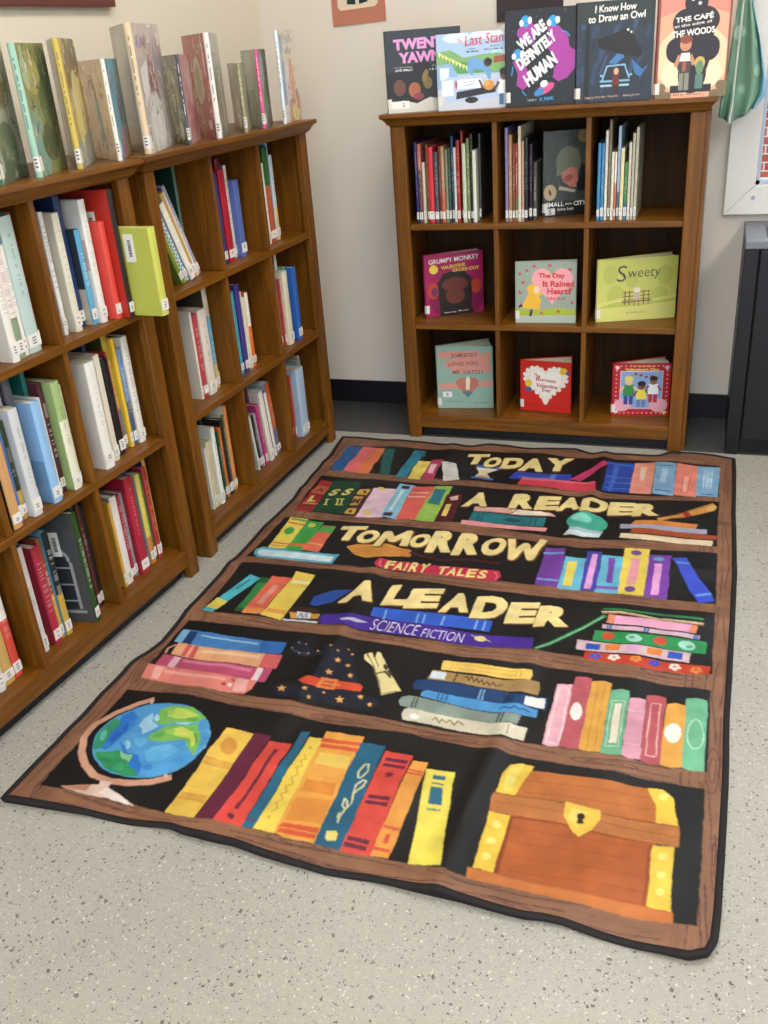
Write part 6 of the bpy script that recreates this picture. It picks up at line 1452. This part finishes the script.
wx = wx + gw*(9*wav(gx, gy, 34, 31) + 5*wav(gx, gy, 13, 32)); wy = wy + gw*(9*wav(gx, gy, 34, 33) + 5*wav(gx, gy, 13, 34))
C = rc.sample(gx + wx + OFF, gy + wy + OFF, 3)
rug = thing('area_rug', 'large printed bookshelf rug reading TODAY A READER on the floor', 'rug')
point_grid('printed_pile', P, C, RUGM, rug)
b = MB()                                   # stitched black binding round the edge
per = np.concatenate([P[0, ::4], P[::4, -1], P[-1, ::-4], P[::-4, 0]])
keep = [0]
for k in range(1, len(per)):
    if np.hypot(*(per[k]-per[keep[-1]])[:2]) > .004: keep.append(k)
per = per[keep]; n = len(per)
tan = np.roll(per, -3, 0) - np.roll(per, 3, 0); tan[:, 2] = 0; tan /= np.maximum(np.linalg.norm(tan, axis=1), 1e-9)[:, None]
nor = np.stack([tan[:, 1], -tan[:, 0], 0*tan[:, 0]], 1)
if ((per - per.mean(0))*nor).sum() < 0: nor = -nor
prof = [(-.009, .0004), (-.008, .0022), (-.003, .003), (.002, .0022), (.0035, 0), (.003, -.003), (-.001, None)]
nv = len(b.v)
for k in range(n):
    for o_, dz in prof:
        q = per[k] + nor[k]*o_
        b.v.append((q[0], q[1], .0004 if dz is None else max(q[2] + dz, .0006)))
m = len(prof)
for k in range(n):
    for j in range(m-1):
        a0, a1 = k*m + j, ((k+1) % n)*m + j
        b.f.append((a0, a1, a1+1, a0+1)); b.c.append(None)
b.build('edge_binding', BIND, rug, smooth=True)
# backing so that the rug has a body
b = MB(); st = 20
Pb = P[::st, ::st]; ny_, nx_ = Pb.shape[:2]
b.v = [(q[0], q[1], .0008) for r in Pb for q in r]
for j in range(ny_-1):
    for i in range(nx_-1):
        a0 = j*nx_+i; b.f.append((a0, a0+nx_, a0+nx_+1, a0+1)); b.c.append(None)
b.build('backing', BIND, rug)

# ----------------------------------------------------------------- heater / ventilator cabinet at the right
hc = thing('heater_cabinet', 'black heater cabinet with grey top below the window at right', 'heater', (1.064, 0, 0))
DK1 = flat('black_enamel', '0e0f15', .42, .4); GR = flat('grey_enamel', '70737c', .4, .4); GR2 = flat('grey_enamel_dark', '4c4f58', .5, .4)
CWd, CHt = 1.4, .655
b = MB(); b.box(.03, CWd, .03, YW-.002, 0, .05); b.build('toe_kick', flat('black_kick', '0c0c0e', .6), hc)
b = MB(); b.box(0, .04, .008, YW-.002, .0, CHt-.002); b.box(0, .04, .004, .0075, .055, CHt-.002); b.build('end_panel', DK1, hc, bevel=.003)
b = MB(); b.box(.043, CWd, .0, .018, .055, CHt-.004); b.build('front_panel', DK1, hc, bevel=.004)
b = MB(); b.box(.041, CWd, .0185, YW-.002, .0505, CHt-.004); b.build('body', DK1, hc)
b = MB()
b.box(0, CWd, -.004, .05, CHt-.001, CHt+.022); b.box(0, CWd, YW-.07, YW-.002, CHt-.001, CHt+.022); b.box(0, .06, .0503, YW-.0703, CHt-.001, CHt+.022)
b.build('top_frame', GR, hc, bevel=.003)
b = MB()
for k in range(44): b.box(.062 + k*.03, .062 + k*.03 + .008, .051, YW-.071, CHt+.002, CHt+.016)
b.box(.0605, CWd, .051, YW-.071, CHt-.003, CHt+.004)
b.build('air_grille', GR2, hc)

# ----------------------------------------------------------------- jacket hanging beside the window
m, nt, bs = mat('green_nylon')
tc = nt.nodes.new('ShaderNodeTexCoord'); vo = nt.nodes.new('ShaderNodeTexVoronoi'); vo.inputs['Scale'].default_value = 17; vo.inputs['Randomness'].default_value = 1
nz = nt.nodes.new('ShaderNodeTexNoise'); nz.inputs['Scale'].default_value = 30
nt.links.new(tc.outputs['Object'], vo.inputs['Vector'])
cr = nt.nodes.new('ShaderNodeValToRGB'); cr.color_ramp.elements[0].position = .25; cr.color_ramp.elements[0].color = (*hx('98b8a2'), 1); cr.color_ramp.elements[1].position = .36; cr.color_ramp.elements[1].color = (*hx('6c927c'), 1)
nt.links.new(vo.outputs['Distance'], cr.inputs[0]); nt.links.new(cr.outputs[0], bs.inputs['Base Color']); bs.inputs['Roughness'].default_value = .45
NYL = m
BLUE = flat('blue_lining', '7fb6cc', .5, .3); TEETH = flat('zip_teeth', 'c4ccc4', .4, .5)
jk = thing('jacket', 'green spotted jacket with a zip hanging by the window', 'jacket', (0, 0, 0))
JY = .20
def jpanel(name, lef_, rig_, material, ph, y0, th=.012):
    """hanging cloth panel between two edges given as (x, z) down the panel"""
    nz_ = 26; nx_ = 18
    L_ = np.array(lef_); R_ = np.array(rig_)
    t = np.linspace(0, 1, nz_+1)
    def samp(A, t_):
        s = np.linspace(0, 1, len(A)); return np.stack([np.interp(t_, s, A[:, 0]), np.interp(t_, s, A[:, 1])], -1)
    Lp_, Rp_ = samp(L_, t), samp(R_, t)
    b = MB(); front = []; back = []
    for j in range(nz_+1):
        for i in range(nx_+1):
            s = i/nx_; q = Lp_[j]*(1-s) + Rp_[j]*s
            amp = .006 + .012*t[j]
            y = y0 - amp*math.sin(s*math.pi*2.3 + ph + .8*t[j]) - .03*math.sin(s*math.pi) - .006*math.sin(t[j]*9 + s*6)
            front.append((q[0], y, q[1])); back.append((q[0], y + th, q[1]))
    n = len(front); b.v = front + back; w_ = nx_+1
    for j in range(nz_):
        for i in range(nx_):
            a0 = j*w_+i
            b.f.append((a0, a0+w_, a0+w_+1, a0+1)); b.f.append((n+a0, n+a0+1, n+a0+w_+1, n+a0+w_))
    for j in range(nz_):
        a0 = j*w_; b.f.append((a0, n+a0, n+a0+w_, a0+w_)); a0 = j*w_+nx_; b.f.append((a0, a0+w_, n+a0+w_, n+a0))
    for i in range(nx_):
        a0 = nz_*w_+i; b.f.append((a0, n+a0, n+a0+1, a0+1)); b.f.append((i, i+1, n+i+1, n+i))
    b.c = [None]*len(b.f)
    return b.build(name, material, jk, smooth=True)
zl = [(1.000, 1.62), (1.000, 1.30), (.998, 1.19), (.996, 1.12), (.995, 1.05), (.990, .985)]
jpanel('left_panel', [(.985, 1.62), (.985, 1.304), (.977, 1.204), (.968, 1.114), (.961, 1.053), (.958, 1.003)], zl, NYL, .4, JY)
jpanel('right_panel', [(x+.003, z) for x, z in zl[:-1]] + [(1.000, .987)], [(1.012, 1.62), (1.022, 1.301), (1.050, 1.204), (1.072, 1.11), (1.068, 1.06), (1.045, 1.012)], NYL, 2.0, JY-.004)
jpanel('blue_side', [(1.008, 1.62), (1.018, 1.301), (1.046, 1.21), (1.062, 1.12), (1.060, 1.06), (1.042, 1.018)], [(1.014, 1.62), (1.025, 1.301), (1.056, 1.20), (1.083, 1.087), (1.086, 1.054), (1.060, 1.021)], BLUE, 3.0, JY+.012, .006)
b = MB()
for k in range(90):
    t = k/89; s = np.linspace(0, 1, len(zl))
    x = np.interp(t, s, [q[0] for q in zl]); z = np.interp(t, s, [q[1] for q in zl])
    b.box(x-.003, x+.003, JY-.024-.006*math.sin(t*7), JY-.0, z-.0018, z+.0018)
b.build('zip', TEETH, jk)
hk = thing('coat_hook', 'metal coat hook above the green jacket', 'hook', (1.0, YW, 1.64))
b = MB(); b.box(-.012, .012, -.034, -.028, -.05, .05); b.box(-.006, .006, -.13, -.028, -.012, 0); b.box(-.006, .006, -.136, -.128, -.012, .03); b.build('hook_body', flat('hook_steel', '8a8a8e', .35, .5, 1), hk, bevel=.002)

# ----------------------------------------------------------------- things on the walls
def frame_back(x0, x1, z0, z1): pass
pp = thing('paper_picture', 'terracotta mounted picture taped on the back wall', 'picture', (-.288, YW, 1.327))
b = MB(); b.prism([(0, -.0), (.186, .006), (.188, .27), (0, .27)], -.004, -.001, lambda q, y: (q[0], y, q[1])); b.build('terracotta_mount', flat('terracotta_card', 'b87860', .8, .2), pp)
b = MB(); b.prism([(.022, .055), (.03, .045), (.15, .05), (.162, .06), (.162, .24), (.022, .24)], -.0055, -.0041, lambda q, y: (q[0], y, q[1])); b.build('pale_print', flat('cream_print', 'dcc8b0', .8, .2), pp)
b = MB()
b.prism([(.055, .062), (.085, .06), (.083, .12), (.06, .12)], -.0068, -.0056, lambda q, y: (q[0], y, q[1])); b.prism([(.098, .06), (.128, .066), (.12, .12), (.098, .12)], -.0068, -.0056, lambda q, y: (q[0], y, q[1]))
b.prism([(.058, .12), (.124, .12), (.118, .2), (.064, .2)], -.0068, -.0056, lambda q, y: (q[0], y, q[1]))
b.build('printed_figure', flat('dark_green_ink', '2c3c36', .8, .2), pp)
db = thing('black_poster', 'dark purple black poster on the back wall above the books', 'poster', (.268, YW, 1.301))
b = MB(); b.prism([(0, 0), (.208, .007), (.208, .4), (0, .4)], -.008, -.001, lambda q, y: (q[0], y, q[1])); b.build('poster_board', flat('plum_black_card', '3c3236', .7, .3), db)
wp = thing('paper_cutout', 'pale grey paper cutout at the top edge of the back wall', 'cutout', (-.03, YW, 1.405))
b = MB(); n = 14
b.prism([(.075 + .075*math.cos(math.pi + math.pi*k/n), .016 + .016*math.sin(math.pi + math.pi*k/n)) for k in range(n+1)] + [(.15, .16), (0, .16)], -.004, -.001, lambda q, y: (q[0], y, q[1])); b.build('grey_card', flat('grey_card', 'a39c90', .8, .2), wp)
# maroon framed board on the left wall
bb = thing('pinboard', 'maroon framed board on the left wall above the books', 'board')
e0 = lw(.63); e1 = lw(1.9)
b = MB(); nx, ny = math.sin(la)*.022, -math.cos(la)*.022; ix, iy = math.sin(la)*.001, -math.cos(la)*.001
def wallbox(d0, d1, t0, t1, z0, z1):
    q0, q1 = lw(d0), lw(d1); s_, c_ = math.sin(la), -math.cos(la)
    b.prism([(q0[0]+s_*t0, q0[1]+c_*t0), (q1[0]+s_*t0, q1[1]+c_*t0), (q1[0]+s_*t1, q1[1]+c_*t1), (q0[0]+s_*t1, q0[1]+c_*t1)], z0, z1, lambda q, z: (q[0], q[1], z))
PBZ = PBD[1]
wallbox(PBD[0], 2.2, .001, .022, PBZ, PBZ+.035); wallbox(PBD[0], PBD[0]+.035, .001, .022, PBZ+.0352, PBZ+.9); b.build('maroon_frame', flat('maroon_wood', '5c2a22', .3, .5), bb, bevel=.003)
b = MB(); wallbox(PBD[0]+.036, 2.2, .001, .012, PBZ+.036, PBZ+.9); b.build('board_face', flat('board_cork', 'b89a70', .8, .2), bb)

# ----------------------------------------------------------------- light: ceiling panels, daylight from the right
EM, nt, bs = mat('lit_diffuser'); bs.inputs['Base Color'].default_value = (.9, .9, .88, 1); bs.inputs['Emission Color'].default_value = (*LCOL, 1); bs.inputs['Emission Strength'].default_value = LSTR
FRM = flat('fixture_frame', 'dcdcdc', .5)
for k, (x, y) in enumerate(((.75, -1.0), (.75, -3.0), (2.5, -1.0), (2.5, -3.0), (.75, -5.0), (2.5, -5.0))):
    t = thing('ceiling_light', 'recessed ceiling light panel overhead', 'ceiling light', (x, y, 2.75), 0, 'ceiling light panels')
    b = MB(); b.box(-.29, .29, -.59, .59, -.014, -.008); b.build('diffuser', EM, t)
    b = MB()
    for q in ((-.31, .31, -.61, -.59), (-.31, .31, .59, .61), (-.31, -.29, -.59, .59), (.29, .31, -.59, .59)): b.box(*q, -.02, -.0)
    b.build('fixture_frame', FRM, t)
w = bpy.data.worlds.new('daylight'); SC.world = w; w.use_nodes = True
bg = w.node_tree.nodes['Background']; bg.inputs[0].default_value = (*WCOL, 1); bg.inputs[1].default_value = WSTR

# ----------------------------------------------------------------- camera
cam = bpy.data.cameras.new('camera'); co = bpy.data.objects.new('camera', cam); COL.objects.link(co)
cam.sensor_fit = 'VERTICAL'; cam.sensor_height = 36; cam.lens = CAM['f']*36/1024; cam.clip_start = .05
R_, U_, F_ = (Vector(CAM[k]) for k in 'RUF')
M = Matrix((R_, U_, -F_)).transposed().to_4x4(); M.translation = Vector(CAM['C'])
co.matrix_world = M
SC.camera = co
SC.view_settings.view_transform = 'Standard'; SC.view_settings.look = 'None'; SC.view_settings.gamma = 1; SC.view_settings.use_curve_mapping = False
SC.view_settings.exposure = EXPO
